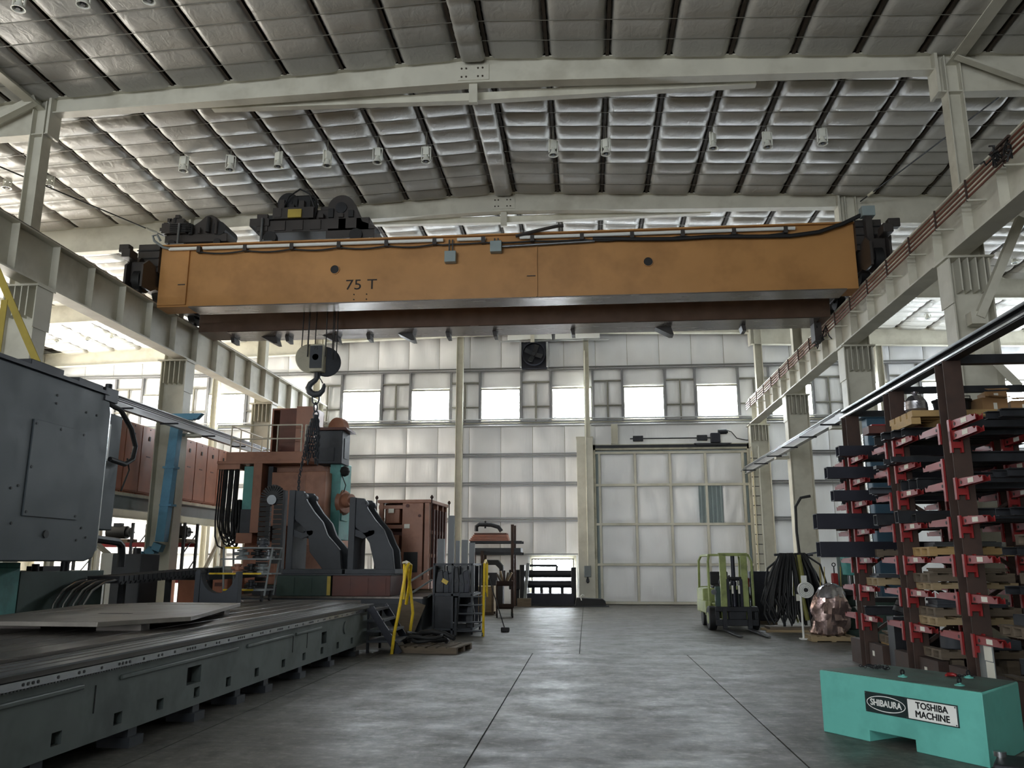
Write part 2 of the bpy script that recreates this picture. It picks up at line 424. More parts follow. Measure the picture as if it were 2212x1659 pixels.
LOWW = [(-11.7, -9.9), (-2.39, -0.55)]                        # low windows
def panel(x0, x1, z0, z1, bulge=0.07, par=wb, y=YB-0.01):
    put('insulation_panel', PIL[random.randrange(6)], par, (x0+0.008, y, z0+0.008), (0,0,0), (x1-x0-0.016, bulge, z1-z0-0.016))
seams = [XL0 + 0.3 + 1.43*k for k in range(40) if XL0 + 0.3 + 1.43*k < XR0]
for r in range(len(GZ)):
    z0 = GZ[r]; z1 = GZ[r+1] if r < 6 else None
    if r == 5: continue
    for i in range(len(seams)):
        x0 = seams[i]; x1 = seams[i+1] if i+1 < len(seams) else XR0
        zt = z1 if z1 else min(zr(x0), zr(x1)) - 0.05
        cuts = [(x0, x1)]
        holes = ([(0.35, 7.05)] if z0 < 6.4 else []) + ([(a-0.08, c+0.08) for a, c in LOWW] if r == 0 else [])
        for h0, h1 in holes:
            nc = []
            for a, c in cuts:
                if h1 <= a or h0 >= c: nc.append((a, c)); continue
                if h0 - a > 0.15: nc.append((a, h0))
                if c - h1 > 0.15: nc.append((h1, c))
            cuts = nc
        for a, c in cuts: panel(a, c, z0, zt)
panel(0.4, 2.4, 6.7, 7.86); panel(2.4, 4.4, 6.7, 7.86); panel(4.4, 7.0, 6.7, 7.86)
# window row: header panels, panels between the windows
edges = [XL0+0.3] + [q for x in WX for q in (x, x+1.83)] + [XR0]
for i in range(0, len(edges), 2):
    a, c = edges[i], edges[i+1]
    if c - a > 0.2:
        panel(a, c, 9.75, 10.32); m_ = (a+c)/2
        panel(a, m_, 8.62, 9.72); panel(m_, c, 8.62, 9.72); panel(a, m_, 7.95, 8.6); panel(m_, c, 7.95, 8.6)
for x in WX: panel(x, x+1.83, 9.50, 10.32)
# girts: pairs of bright steel rails
for z in GZ[1:]:
    xs = [(XL0, 0.36), (7.05, XR0)] if z < 6.5 else [(XL0, XR0)]
    for a, c in xs:
        for dz in (0.06, -0.06):
            if z < 3 and dz < 0:
                continue
            B().chan((a, YB-0.13, z+dz), (c, YB-0.13, z+dz), 0.10, 0.055, 0.01).mk('girt', 'girt', wb)
for a, c in ((XL0, -5.7), (-5.4, 0.0), (0.3, XR0)):
    B().cyl((a, YB-0.30, 7.70), (c, YB-0.30, 7.70), 0.045).mk('pipe', 'girt', wb)
    B().cyl((a, YB-0.30, 8.0), (c, YB-0.30, 8.0), 0.03).mk('pipe', 'girt', wb)
# framing between windows
for i in range(0, len(edges), 2):
    a, c = edges[i], edges[i+1]
    for xx in (a+0.03, c-0.03): B().box(xx-0.045, xx+0.045, YB-0.16, YB-0.02, 7.92, 10.26).mk('window_jamb', 'jamb', wb)
    if c-a > 0.8:
        m_ = (a+c)/2
        B().box(a, c, YB-0.14, YB-0.05, 9.70, 9.76).mk('window_jamb', 'strap', wb)
        B().box(a, c, YB-0.14, YB-0.05, 8.58, 8.63).mk('window_jamb', 'strap', wb)
        B().box(m_-0.03, m_+0.03, YB-0.15, YB-0.06, 7.95, 9.72).mk('window_jamb', 'strap', wb)
nw = 0
def window(x0, x1, z0, z1, y=YB, label='bright frosted window'):
    global nw; nw += 1
    wn = struct('window_%d' % nw, (0,0,0))
    B().add([(x0+0.05,y-0.09,z0+0.05),(x1-0.05,y-0.09,z0+0.05),(x1-0.05,y-0.09,z1-0.05),(x0+0.05,y-0.09,z1-0.05)],[(0,1,2,3)]).mk('pane', 'pane', wn)
    b = B()
    for (a, c, d, e) in ((x0, x1, z0, z0+0.06), (x0, x1, z1-0.06, z1), (x0, x0+0.06, z0+0.06, z1-0.06), (x1-0.06, x1, z0+0.06, z1-0.06)): b.box(a, c, y-0.13, y-0.04, d, e)
    b.mk('window_frame', 'strap', wn)
for x in WX: window(x, x+1.83, 8.03, 9.45)
for a, c in LOWW: window(a, c, 0.30, 1.92)

# side walls and the wall behind the camera
def swall(name, x, sgn, warm):
    global nw
    o = struct(name)
    B().box(min(x, x+sgn*0.3), max(x, x+sgn*0.3), YF-0.3, YB+0.3, 0, 12.2).mk('wall_sheet', 'cream', o)
    for z in GZ[1:]: B().box(min(x, x-sgn*0.12), max(x, x-sgn*0.12), YF, YB, z-0.05, z+0.05).mk('girt', 'girt', o)
    for k in (range(7, 14) if warm else range(11, 14)):
        y = YF + 1.2 + 3.4*k; nw += 1
        wn = struct('window_%d' % nw)
        B().add([(x-sgn*0.05,y+0.05,8.05),(x-sgn*0.05,y+1.95,8.05),(x-sgn*0.05,y+1.95,9.4),(x-sgn*0.05,y+0.05,9.4)],[(0,1,2,3)]).mk('pane', 'pane_warm' if warm else 'pane', wn)
        b = B()
        for (a, c, d, e) in ((y, y+2.0, 8.0, 8.06), (y, y+2.0, 9.39, 9.45), (y, y+0.06, 8.06, 9.39), (y+1.94, y+2.0, 8.06, 9.39)):
            b.box(min(x-sgn*0.1, x), max(x-sgn*0.1, x), a, c, d, e)
        b.mk('window_frame', 'strap', wn)
swall('wall_left', XL0, -1, True)
swall('wall_right', XR0, 1, False)
# unseen door of glowing panes, added to brighten the far wall from the left
d2 = struct('door_fill_left')
for k in range(5):
    ya = 27.2 + 1.5*k
    B().add([(XL0+0.06, ya+0.05, 0.1), (XL0+0.06, ya+1.45, 0.1), (XL0+0.06, ya+1.45, 5.6), (XL0+0.06, ya+0.05, 5.6)], [(0,1,2,3)]).mk('pane', 'fill_pane_left', d2)
    B().box(XL0, XL0+0.12, ya-0.05, ya+0.05, 0, 5.7).mk('door_stile', 'cream', d2)
B().box(XL0, XL0+0.12, 27.15, 34.75, 5.6, 5.75).mk('door_header', 'cream', d2)
wf = struct('wall_front')
B().box(XL0-0.3, XR0+0.3, YF-0.3, YF, 0, 12.7).mk('wall_sheet', 'cream', wf)
d3 = struct('door_fill_back')
for k in range(5):      # unseen glowing door, added to fill from behind the camera
    xa = -13.0 + 1.6*k
    B().add([(xa+0.05, YF+0.06, 0.1), (xa+1.55, YF+0.06, 0.1), (xa+1.55, YF+0.06, 5.6), (xa+0.05, YF+0.06, 5.6)], [(0,1,2,3)]).mk('pane', 'fill_pane_back', d3)
    B().box(xa-0.05, xa+0.05, YF, YF+0.12, 0, 5.7).mk('door_stile', 'cream', d3)
B().box(-13.05, -4.95, YF, YF+0.12, 5.6, 5.75).mk('door_header', 'cream', d3)
for x in WX[:9]:  # unseen window row, added for light from behind the camera
    nw += 1; wn = struct('window_%d' % nw)
    B().add([(x,YF+0.04,8.05),(x+1.83,YF+0.04,8.05),(x+1.83,YF+0.04,9.4),(x,YF+0.04,9.4)],[(0,1,2,3)]).mk('pane', 'pane', wn)
    b = B()
    for (a, c, d, e) in ((x-0.05, x+1.88, 8.0, 8.05), (x-0.05, x+1.88, 9.4, 9.45), (x-0.05, x, 8.05, 9.4), (x+1.83, x+1.88, 8.05, 9.4)): b.box(a, c, YF, YF+0.1, d, e)
    b.mk('window_frame', 'strap', wn)

# the big door in the far wall
dr = struct('door_1')
dX = [0.62, 2.17, 3.68, 5.20, 6.80]; dZ = [0.08, 1.66, 3.36, 5.05, 6.46]; dy = YB-0.10
B().box(0.45, 6.98, dy, dy+0.06, 0.02, 6.56).mk('door_sheet', 'boxgrey', dr)
for i, z in enumerate(dZ): B().box(0.45, 6.98, dy-0.14, dy, z-0.05, z+0.05).mk('door_rail', 'cream', dr)
for i, x in enumerate(dX): B().box(x-0.05, x+0.05, dy-0.12, dy, 0.03, 6.5).mk('door_stile', 'cream', dr)
for i in range(4):
    for j in range(4):
        x0, x1, z0, z1 = dX[i]+0.05, dX[i+1]-0.05, dZ[j]+0.05, dZ[j+1]-0.05
        if j == 2 and i == 2: x1 -= 0.28
        if j == 2 and i == 3: x0 += 0.62
        panel(x0, x1, z0, z1, 0.13 if j > 1 else 0.09, dr, dy-0.005)
for k in range(5):   # bare corrugated sheet where the insulation has come off
    x = 4.92 + k*0.18 + (0.12 if k > 1 else 0)
    if x < 5.85: B().box(x, x+0.07, dy-0.05, dy, 3.42, 5.0).mk('corrugation', 'boxgrey', dr)
tr = struct('trim_1')
for (a, c, z0, z1) in ((0.28, 0.45, 0, 6.8), (6.98, 7.16, 0, 6.8), (0.28, 7.16, 6.58, 6.82)):
    B().box(a, c, YB-0.30, YB-0.02, z0, z1).mk('door_frame', 'cream_dirty', tr)
B().box(0.45, 6.98, YB-0.36, YB-0.30, 6.66, 6.78).mk('door_track', 'darksteel', tr)
# opener on the header
op = thing('door_opener', 'dark motor and shaft mounted above the big white door', 'door opener', (5.72, YB-0.45, 6.82))
B().box(-0.28, 0.12, -0.12, 0.15, 0.0, 0.42).mk('gearbox', 'bluebar', op, bevel=0.02)
B().cyl((0.05, 0, 0.48), (0.40, 0, 0.48), 0.11).cyl((0.40, 0, 0.48), (0.46, 0, 0.48), 0.07).mk('motor', 'darksteel', op)
B().cyl((-3.75, 0, 0.22), (-0.28, 0, 0.22), 0.025).mk('shaft', 'darksteel', op)
for x in (-3.5, -0.75): B().box(x-0.12, x+0.32, -0.08, 0.08, 0.10, 0.34).mk('coupling', 'darksteel', op, bevel=0.02)
B().tube([(0.4, 0.05, 0.55), (0.62, 0.05, 0.48), (0.85, 0.1, 0.2), (1.25, 0.15, 0.12), (1.4, 0.15, 0.12)], 0.02).mk('cable', 'black', op)
B().prism([(-1.0,-0.02),(0.6,-0.02),(0.35,-0.10),(-0.9,-0.10)], 'y', -0.1, 0.1).mk('shroud', 'darksteel', op)

# ---------------------------------------------------------------- frames: columns, posts, rafters
def column(side, Y, label, name='steel_column', lower=True):
    t = thing(name, label, 'column', ((7.46 if side > 0 else -11.94), Y, 0))
    s_ = side; xi = -0.38*s_   # inner flange, local
    B().box(min(xi, xi+0.03*s_), max(xi, xi+0.03*s_), -0.22, 0.22, 0, 7.5).mk('flange', 'cream', t)
    xo = 0.38*s_
    B().box(min(xo, xo-0.03*s_), max(xo, xo-0.03*s_), -0.22, 0.22, 0, 7.5).mk('flange', 'cream', t)
    B().box(-0.35, 0.35, -0.012, 0.012, 0.02, 7.5).mk('web', 'cream', t)
    B().box(-0.46, 0.44, -0.30, 0.30, 7.50, 7.54).mk('cap_plate', 'cream', t)
    for x in (-0.39, -0.2, -0.05, 0.10, 0.25):
        B().box(x*s_-0.012, x*s_+0.012, -0.27, 0.27, 6.85 if abs(x) < 0.35 else 6.6, 7.5).mk('stiffener', 'cream', t)
    B().box(-0.5, 0.5, -0.35, 0.35, 0, 0.03).mk('base_plate', 'cream_dirty', t)
    px = 0.18*s_
    B().ibeam((px, 0, 7.54), (px, 0, zr(7.7)-0.10), 0.30, 0.32, 0.02, 0.015, up=(1,0,0)).mk('upper_post', 'cream', t)
    return t
nm = {16.0: 'nearest', 22.7: 'second', 29.4: 'third'}
for Y in (16.0, 22.7, 29.4, 35.9):
    for sd, w_ in ((-1, 'left'), (1, 'right')):
        column(sd, Y, {16.0: 'wide cream steel column nearest the camera on the %s crane line', 22.7: 'cream steel column on the %s crane line, second from the camera',
                       29.4: 'cream steel column on the %s crane line, third from the camera', 35.9: 'cream steel column against the far wall under the %s crane rail end'}[Y] % w_)
def rafter(Y, label):
    t = thing('roof_rafter', label, 'rafter', (XR, Y, 11.7))
    def half(s_, x0, x1, zb0, zb1, name):
        xa, xb = XR+s_*x0, XR+s_*x1
        za, zb = zr(xa)-0.02, zr(xb)-0.02
        B().prism([(xa, zb0), (xb, zb1), (xb, zb), (xa, za)], 'y', Y-0.012, Y+0.012).mk(name+'_web', 'cream', t, world=True)
        for (p, q) in (((xa, Y, zb0), (xb, Y, zb1)), ((xa, Y, za), (xb, Y, zb))):
            B().beam(p, q, 0.26, 0.025).mk(name+'_flange', 'cream', t, world=True)
    for s_ in (-1, 1):
        half(s_, 0.0, 9.55, 11.90, 11.66, 'rafter')
        half(s_, 9.60, 23.2, 11.15, 10.75, 'aisle_rafter')
        xk = XR + s_*9.58
        B().box(xk-0.03, xk+0.03, Y-0.2, Y+0.2, 11.1, zr(xk)-0.02).mk('splice_plate', 'cream', t, world=True)
    b = B(); b.box(XR-0.34, XR+0.34, Y-0.035, Y-0.012, 12.0, 12.36); b.mk('ridge_plate', 'cream', t, world=True)
    for i in range(8):
        x = XR-0.26+0.1*(i % 4)+(0.16 if i % 4 > 1 else 0); z = 12.08 + 0.2*(i//4)
        B().cyl((x, Y-0.05, z), (x, Y-0.034, z), 0.022, n=6).mk('bolt', 'purlin', t, world=True)
    B().box(XR-0.09, XR+0.09, Y-0.06, Y+0.06, 11.45, 11.89).mk('hanger_post', 'cream', t, world=True)
    return t
RL = ['cream roof rafter nearest the camera spanning the hall', 'cream roof rafter behind the crane trolleys', 'cream roof rafter third from the camera', 'cream roof rafter against the far end wall']
for Y, l in zip((16.0, 22.7, 29.4, 35.9), RL): rafter(Y, l)
# level tie beams hung under two rafters
for Y, l, x0, x1 in ((16.36, 'long level cream tie beam hung under the nearest rafter', -8.3, 3.8), (23.05, 'long level cream tie beam hung under the second rafter', -8.0, 3.8)):
    t = thing('tie_beam', l, 'beam', (XR, Y, 11.7))
    for xa, xb in ((x0, XR), (XR, x1)):
        za, zb = (11.92, 11.81) if xa == x0 else (11.81, 11.88)
        B().beam((xa, Y, za), (xb, Y, zb), 0.12, 0.17).mk('web_box', 'cream', t, world=True)
        B().beam((xa, Y, za-0.10), (xb, Y, zb-0.10), 0.17, 0.03).mk('flange', 'cream', t, world=True)
# eave struts along the column tops, knee braces, tie rods
for sd, w_ in ((-1, 'left'), (1, 'right')):
    x = 7.7 if sd > 0 else -12.2
    t = ce
    B().ibeam((x, 2.6, 11.92), (x, 16.0, 11.92), 0.26, 0.26, 0.02, 0.015).mk('eave_strut', 'cream', t, world=True)
    for Y in (16.0,):
        B().angle((x-sd*0.1, Y-0.3, 11.9), (x+sd*2.2, Y-0.3, 10.75), 0.16, 0.02).mk('knee_brace', 'cream', t, world=True)
for (p, q, l) in (((9.3, 15.8, 11.55), (7.9, 22.5, 11.75), 'thin dark tie rod under the right aisle roof'), ((-13.6, 9.8, 9.6), (-12.2, 22.2, 11.2), 'thin dark tie rod crossing above the left runway'),
                  ((-12.6, 15.9, 8.6), (-20.5, 22.6, 10.7), 'thin dark tie rod in the left aisle between frames')):
    t = thing('tie_rod', l, 'rod', p); B().cyl(p, q, 0.018, n=8).mk('rod', 'darksteel', t, world=True)
    B().cyl(tuple(Vector(p).lerp(Vector(q), 0.90)), tuple(Vector(p).lerp(Vector(q), 0.94)), 0.04, n=8).mk('turnbuckle', 'cream_dirty', t, world=True)
for (p, q, l) in (((8.40, 15.58, 8.2), (7.42, 15.58, 6.25), 'cream diagonal brace in front of the nearest right column'), ((7.95, 15.58, 4.9), (7.40, 15.58, 5.58), 'short cream brace at the nearest right column above the rack')):
    t = thing('column_brace', l, 'brace', q); B().angle(p, q, 0.15, 0.02, up=(0,1,0)).mk('angle', 'cream', t, world=True); B().box(q[0]-0.15, q[0]+0.15, q[1]-0.03, q[1]+0.2, q[2]-0.12, q[2]+0.12).mk('gusset', 'cream', t, world=True)
# wind posts on the end wall
def wpost(x, z0, z1, wd, label, conduit=False):
    t = thing('wall_post', label, 'post', (x, YB-0.4, z0))
    B().ibeam((0, 0, 0), (0, 0, z1-z0), 0.30, wd, 0.02, 0.015, up=(1,0,0)).mk('post', 'cream', t)
    return t
wpost(-5.58, 0, 12.2, 0.30, 'cream wall post full height between the far windows, left of centre')
wpost(0.12, 7.1, 12.2, 0.24, 'cream wall post above the boxed column, right of the wall fan')
wpost(-17.0, 0, 11.6, 0.28, 'cream wall post in the left aisle corner of the far wall')
wpost(12.8, 0, 11.6, 0.28, 'cream wall post in the right aisle of the far wall')
wpost(1.3, 6.83, 7.7, 0.28, 'short cream post stub above the left part of the big door')
t = thing('boxed_column', 'wide boxed cream column left of the big door', 'column', (0.0, YB-0.35, 0))
B().box(-0.36, 0.34, -0.3, 0.3, 0, 7.1).mk('casing', 'cream', t, bevel=0.01)
B().cyl((0.05, -0.33, 1.6), (0.05, -0.33, 11.0), 0.025).mk('conduit', 'cream', t)
B().box(-0.38, 0.36, -0.32, 0.32, 7.1, 7.13).mk('cap', 'cream', t)
t = thing('switch_box', 'grey control box hung low on the boxed column', 'box', (0.02, YB-0.72, 1.15))
B().box(-0.14, 0.14, -0.06, 0.06, 0.0, 0.46).mk('housing', 'grey', t, bevel=0.01)
B().cyl((0,0,-0.06),(0,0,0.0),0.03).lathe([(0.02,-0.26),(0.07,-0.2),(0.06,-0.1),(0.03,-0.06)], (0,0,0), 10).mk('pull_knob', 'darksteel', t)
# right jamb: pipe with rungs
t = thing('ladder_rail', 'cream vertical pipe with small rungs right of the big door', 'pipe', (7.35, YB-0.75, 0))
B().cyl((0,0,0), (0,0,6.6), 0.04).mk('pipe', 'cream', t); B().cyl((-0.25,0,0), (-0.25,0,6.4), 0.03).mk('pipe', 'oldyellow', t)
for k in range(15): B().cyl((-0.33,0,0.5+0.4*k), (0.02,0,0.5+0.4*k), 0.015, n=6).mk('rung', 'darksteel', t)
# wall fan
t = thing('wall_fan', 'big round exhaust fan mounted high on the far wall', 'fan', (-2.22, YB-0.45, 10.30))
B().box(-0.56, 0.56, 0.05, 0.3, 0, 1.22).mk('housing', 'bluebar', t)
B().ring((0, -0.18, 0.64), (0, 0.1, 0.64), 0.53, 0.49, 28).mk('shroud', 'bluebar', t)
for k in range(4):
    a = k*math.pi/2+0.4; R = Matrix.Rotation(a, 3, 'Y') @ Matrix.Rotation(0.5, 3, 'X')
    b = B(); b.cbox(Vector((0, -0.02, 0.64)) + R @ Vector((0, 0, 0.26)), (0.2, 0.012, 0.42), R); b.mk('blade', 'darksteel', t)
B().cyl((0, -0.1, 0.64), (0, 0.05, 0.64), 0.09).mk('hub', 'darksteel', t)
for x in (-0.6, 0.6): B().box(x-0.04, x+0.04, -0.1, 0.3, 0.05, 1.2).mk('bracket', 'girt', t)
# light fitting over the fan
for i, x in enumerate((-3.4, -1.25)):
    t = thing('wall_duct', ['white boxed fitting left above the wall fan', 'white boxed fitting right above the wall fan'][i], 'fitting', (x, YB-0.5, 11.6))
    B().box(0, 2.0, -0.12, 0.3, 0, 0.22).mk('casing', 'whiteplastic', t, bevel=0.01)
    B().cyl((-0.4, 0, -0.05), (2.4, 0, -0.05), 0.035).mk('pipe', 'girt', t)

# ---------------------------------------------------------------- crane runways
def runway(sd):
    x = RWR if sd > 0 else RWL; wn = 'right' if sd > 0 else 'left'
    t = thing('runway_beam', 'long cream crane runway girder on the %s with vertical stiffeners' % wn, 'beam', (x, 16, 7.6))
    B().ibeam((x, 5.0, 8.095), (x, 35.6, 8.095), 0.40, 1.08, 0.035, 0.02).mk('girder', 'cream', t, world=True)
    B().beam((x, 5.0, 8.69), (x, 35.6, 8.69), 0.08, 0.11).mk('rail', 'darksteel', t, world=True)
    y = 5.6
    while y < 35.6:
        for k in (-1, 1): B().box(min(x+k*0.01, x+k*0.185), max(x+k*0.01, x+k*0.185), y-0.008, y+0.008, 7.6, 8.6).mk('stiffener', 'cream', t, world=True)
        y += 1.34
    for Y in (16.0, 22.7, 29.4):
        B().box(x-0.2, x+0.2, Y-0.3, Y+0.3, 7.54, 7.555).mk('bearing', 'cream_dirty', t, world=True)
    return t
runway(-1); rr = runway(1)
for k in range(4):   # copper conductor bars on the right runway
    z = 8.40 - 0.09*k
    B().beam((6.90+0.0*k, 5.5, z), (6.90, 35.4, z), 0.025, 0.03).mk('conductor_bar', 'copper', rr, world=True)
y = 6.3; i = 0
while y < 35:
    B().box(6.86, 7.20, y-0.02, y+0.02, 8.05, 8.08).mk('conductor_bracket', 'cream', rr, world=True)
    B().box(6.86, 6.89, y-0.015, y+0.015, 8.05, 8.46).mk('conductor_bracket', 'rust', rr, world=True)
    y += 1.34
rn = random.Random(31)
t = thing('current_collector', 'tangle of dark collector shoes and wires on the right runway, nearest the camera', 'collector', (6.82, 12.95, 7.9))
b = B()
for k in range(8):
    p = Vector((6.80, 12.7+0.07*k, 8.15)); pts = [p]
    for j in range(5): p = p + Vector((rn.uniform(-0.04, 0.01), rn.uniform(-0.13, 0.13), rn.uniform(-0.10, 0.14))); pts.append(p.copy())
    b.tube(pts, 0.016, 5)
b.mk('wires', 'black', t, world=True)
for k in range(4): B().box(6.80, 6.845, 12.65+0.02*k, 13.25-0.02*k, 8.385-0.09*k, 8.42-0.09*k).mk('shoe', 'rust', t, world=True)
# secondary light runways below
def subrun(sd):
    x = 6.72 if sd > 0 else -11.2; wn = 'right' if sd > 0 else 'left'; y0 = 21.8 if sd > 0 else 9.0
    t = thing('light_runway', 'slim galvanised runway beam bracketed below the %s crane girder' % wn, 'beam', (x, 22, 5.3))
    B().ibeam((x, y0, 5.52), (x, 35.2, 5.52), 0.16, 0.30, 0.02, 0.012).mk('beam', 'girt', t, world=True)
    for k in range(3): B().cyl((x-sd*0.14-sd*0.05*k, y0, 5.60-0.06*k), (x-sd*0.14-sd*0.05*k, 35.2, 5.60-0.06*k), 0.012, n=6).mk('conductor', 'steel', t, world=True)
    yy = y0+0.6
    while yy < 35.2:
        B().box(min(x-sd*0.45, x+sd*0.05), max(x-sd*0.45, x+sd*0.05), yy-0.02, yy+0.02, 5.33, 5.37).mk('arm', 'darksteel', t, world=True); yy += 2.23
    for Y in (16.0, 22.7, 29.4):
        if Y > y0: B().box(min(x-sd*0.1, x+sd*0.33), max(x-sd*0.1, x+sd*0.33), Y-0.15, Y+0.15, 5.28, 5.37).mk('bracket', 'cream', t, world=True)
subrun(-1); subrun(1)
# ---------------------------------------------------------------- the bridge crane
cr = thing('bridge_crane', 'orange overhead bridge crane lettered 75 T spanning the whole hall', 'crane', (-2.25, 21.9, 8.75))
def CP(b, name, m, **k): return b.mk(name, m, cr, world=True, **k)
GX0, GX1 = -11.42, 6.90
def girder(y0, y1, zb, front):
    g = CP(B().box(GX0, GX1, y0+0.02, y1-0.02, zb+0.03, 10.17), 'girder', 'crane_orange' if front else 'crane_orange_shaded', bevel=0.01)
    CP(B().box(GX0, GX1, y0-0.06, y1+0.06, 10.17, 10.21), 'top_flange', 'crane_orange')
    CP(B().box(GX0+0.9, GX1-0.3, y0-0.02, y1+0.02, zb, zb+0.03), 'bottom_flange', 'crane_under')
    CP(B().box(GX0, GX1, (y0+y1)/2-0.04, (y0+y1)/2+0.04, 10.21, 10.28), 'trolley_rail', 'darksteel')
    return g
g1 = girder(20.30, 20.95, 8.42, True)
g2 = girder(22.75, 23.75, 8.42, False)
def sub(b, name, m, par, **k): return b.mk(name, m, par, world=True, **k)
# access plate at the left end, splice in the middle, inspection holes
sub(B().box(GX0+0.02, -10.64, 20.28, 20.32, 8.50, 10.12), 'end_plate', 'crane_orange', g1)
sub(B().box(-10.64, -10.60, 20.25, 20.32, 8.50, 10.12), 'stiffener', 'crane_orange', g1)
sub(B().box(-10.86, -10.66, 20.27, 20.29, 9.05, 9.08), 'latch', 'crane_dark', g1)
sub(B().box(-1.18, -1.15, 20.27, 20.32, 8.46, 9.85), 'splice_seam', 'crane_orange', g1)
sub(B().box(-1.42, -1.20, 20.29, 20.32, 9.02, 9.04), 'latch', 'crane_dark', g1)
for x, z in ((-6.55, 9.37), (1.71, 9.32)):
    sub(B().cyl((x, 20.30, z), (x, 20.33, z), 0.115, n=24), 'inspection_hole', 'black', g1)
    sub(B().ring((x, 20.285, z), (x, 20.33, z), 0.13, 0.115, 24), 'hole_rim', 'crane_orange', g1)
text_mesh('75 T', 0.40, 'lettering', 'ink', g1, tuple(WM(g1).inverted() @ Vector((-5.82, 20.315, 8.92))), (math.pi/2, 0, 0), sx=1.15)
for x in (-6.0, -5.66):
    for z in (8.66, 8.52): sub(B().cyl((x, 20.30, z), (x, 20.33, z), 0.018, n=8), 'bolt', 'ink', g1)
# end trucks
for sd, x in ((-1, RWL), (1, RWR)):
    e = CP(B().box(x-0.20, x+0.20, 19.75, 24.4, 8.98, 9.55), 'end_truck', 'crane_dark', bevel=0.02)
    xi = GX0 if sd < 0 else GX1
    sub(B().box(min(xi, x+sd*0.30), max(xi, x+sd*0.30), 20.2, 23.85, 9.42, 10.22), 'end_tie', 'crane_dark', e)
    for z in (9.55, 9.8, 10.02): sub(B().box(min(xi, x+sd*0.32), max(xi, x+sd*0.32), 20.16, 20.2, z, z+0.03), 'rib', 'black', e)
    for y in (19.95, 21.0, 23.1, 24.15):
        sub(B().cyl((x-0.10, y, 9.06), (x+0.10, y, 9.06), 0.31, n=28), 'wheel', 'black', e)
        sub(B().cyl((x-0.16, y, 9.06), (x+0.16, y, 9.06), 0.12, n=16), 'hub', 'darksteel', e)
    sub(B().prism([(19.55, 8.80), (20.0, 8.80), (20.55, 9.1), (20.55, 9.5), (19.8, 9.6), (19.55, 9.4)], 'x', x-0.26, x-0.20).prism([(19.55, 8.80), (20.0, 8.80), (20.55, 9.1), (20.55, 9.5), (19.8, 9.6), (19.55, 9.4)], 'x', x+0.20, x+0.26), 'wheel_guard', 'crane_dark', e)
    sub(B().box(x-0.12+sd*0.15, x+0.12+sd*0.15, 19.35, 19.75, 9.55, 9.78).box(x-0.10+sd*0.28, x+0.18+sd*0.28, 19.40, 19.62, 9.70, 9.92), 'bumper', 'crane_dark', e, bevel=0.02)
    sub(B().cyl((x+sd*0.10, 20.1, 9.62), (x+sd*0.42, 20.1, 9.62), 0.16, n=16), 'drive_motor', 'crane_dark', e)
# white conduit along the top of the near girder, with clamps and drooping cable
y = 20.20
for a, c in ((-11.15, -10.35), (-10.2, -3.62), (-3.25, -2.5), (-1.6, 5.42)):
    CP(B().cyl((a, y, 10.06), (c, y, 10.06), 0.048), 'white_conduit', 'whiteplastic')
for k in range(13):
    x = -10.3 + 1.29*k
    CP(B().box(x-0.05, x+0.05, 20.14, 20.29, 9.93, 10.10), 'conduit_clamp', 'crane_dark')
pts = []
for k in range(12*6+1):
    x = -10.3 + 1.29*k/6; pts.append((x, 20.20, 9.95 - (0.06 if x < -3.5 or x > 0 else 0.02)*math.sin(math.pi*((k % 6)/6))))
CP(B().tube(pts, 0.022, 6), 'festoon_cable', 'rubber')
CP(B().tube([(0.3, 20.2, 9.96), (1.6, 20.2, 9.90), (2.4, 20.2, 9.88), (3.4, 20.2, 9.91), (4.5, 20.2, 9.87), (5.3, 20.2, 9.86), (6.0, 20.18, 9.93), (6.6, 20.15, 10.12), (7.0, 20.12, 10.30), (7.15, 20.1, 10.34)], 0.055, 8), 'thick_cable', 'rubber')
CP(B().cyl((-2.1, 20.22, 9.83), (0.35, 20.22, 9.90), 0.035), 'steel_conduit', 'steel')
for x, z in ((-3.42, 9.42), (-2.22, 9.66)):
    q = CP(B().box(x-0.15, x+0.15, 20.10, 20.28, z, z+0.30), 'junction_box', 'boxgrey', bevel=0.01)
    sub(B().cyl((x-0.04, 20.2, z+0.30), (x-0.04, 20.2, 10.06), 0.02, n=8).cyl((x+0.05, 20.2, z+0.30), (x+0.05, 20.2, 10.06), 0.02, n=8), 'conduit_drop', 'steel', q)
CP(B().box(7.02, 7.34, 19.95, 20.2, 10.24, 10.50), 'junction_box', 'boxgrey', bevel=0.01)
CP(B().box(7.1, 7.26, 20.0, 20.3, 9.6, 10.24), 'box_stand', 'crane_dark')
CP(B().tube([(-11.05, 20.2, 10.05), (-11.3, 20.15, 10.1), (-11.55, 20.1, 10.28), (-11.6, 20.1, 10.42), (-11.48, 20.1, 10.45), (-11.42, 20.2, 10.3)], 0.035, 8), 'hose', 'grey')
CP(B().tube([(-1.7, 20.15, 10.08), (-1.2, 20.1, 10.18), (-0.6, 20.1, 10.30), (-0.45, 20.1, 10.31)], 0.045, 7), 'cable_arm', 'crane_dark')
# brackets under the far girder
for x, w_ in ((-10.6, 0), (-9.5, 1), (-8.9, 0), (-7.6, 1), (-6.4, 0), (-5.3, 1), (-4.0, 0), (-2.6, 0), (-0.3, 0), (2.3, 1), (4.6, 0)):
    CP(B().prism([(x-0.2, 8.42), (x+0.25, 8.42), (x+0.32, 8.20), (x+0.22, 8.20)] if w_ else [(x-0.06, 8.42), (x+0.06, 8.42), (x+0.08, 8.26), (x-0.02, 8.26)], 'y', 23.3, 23.7), 'hanger_bracket', 'crane_dark')
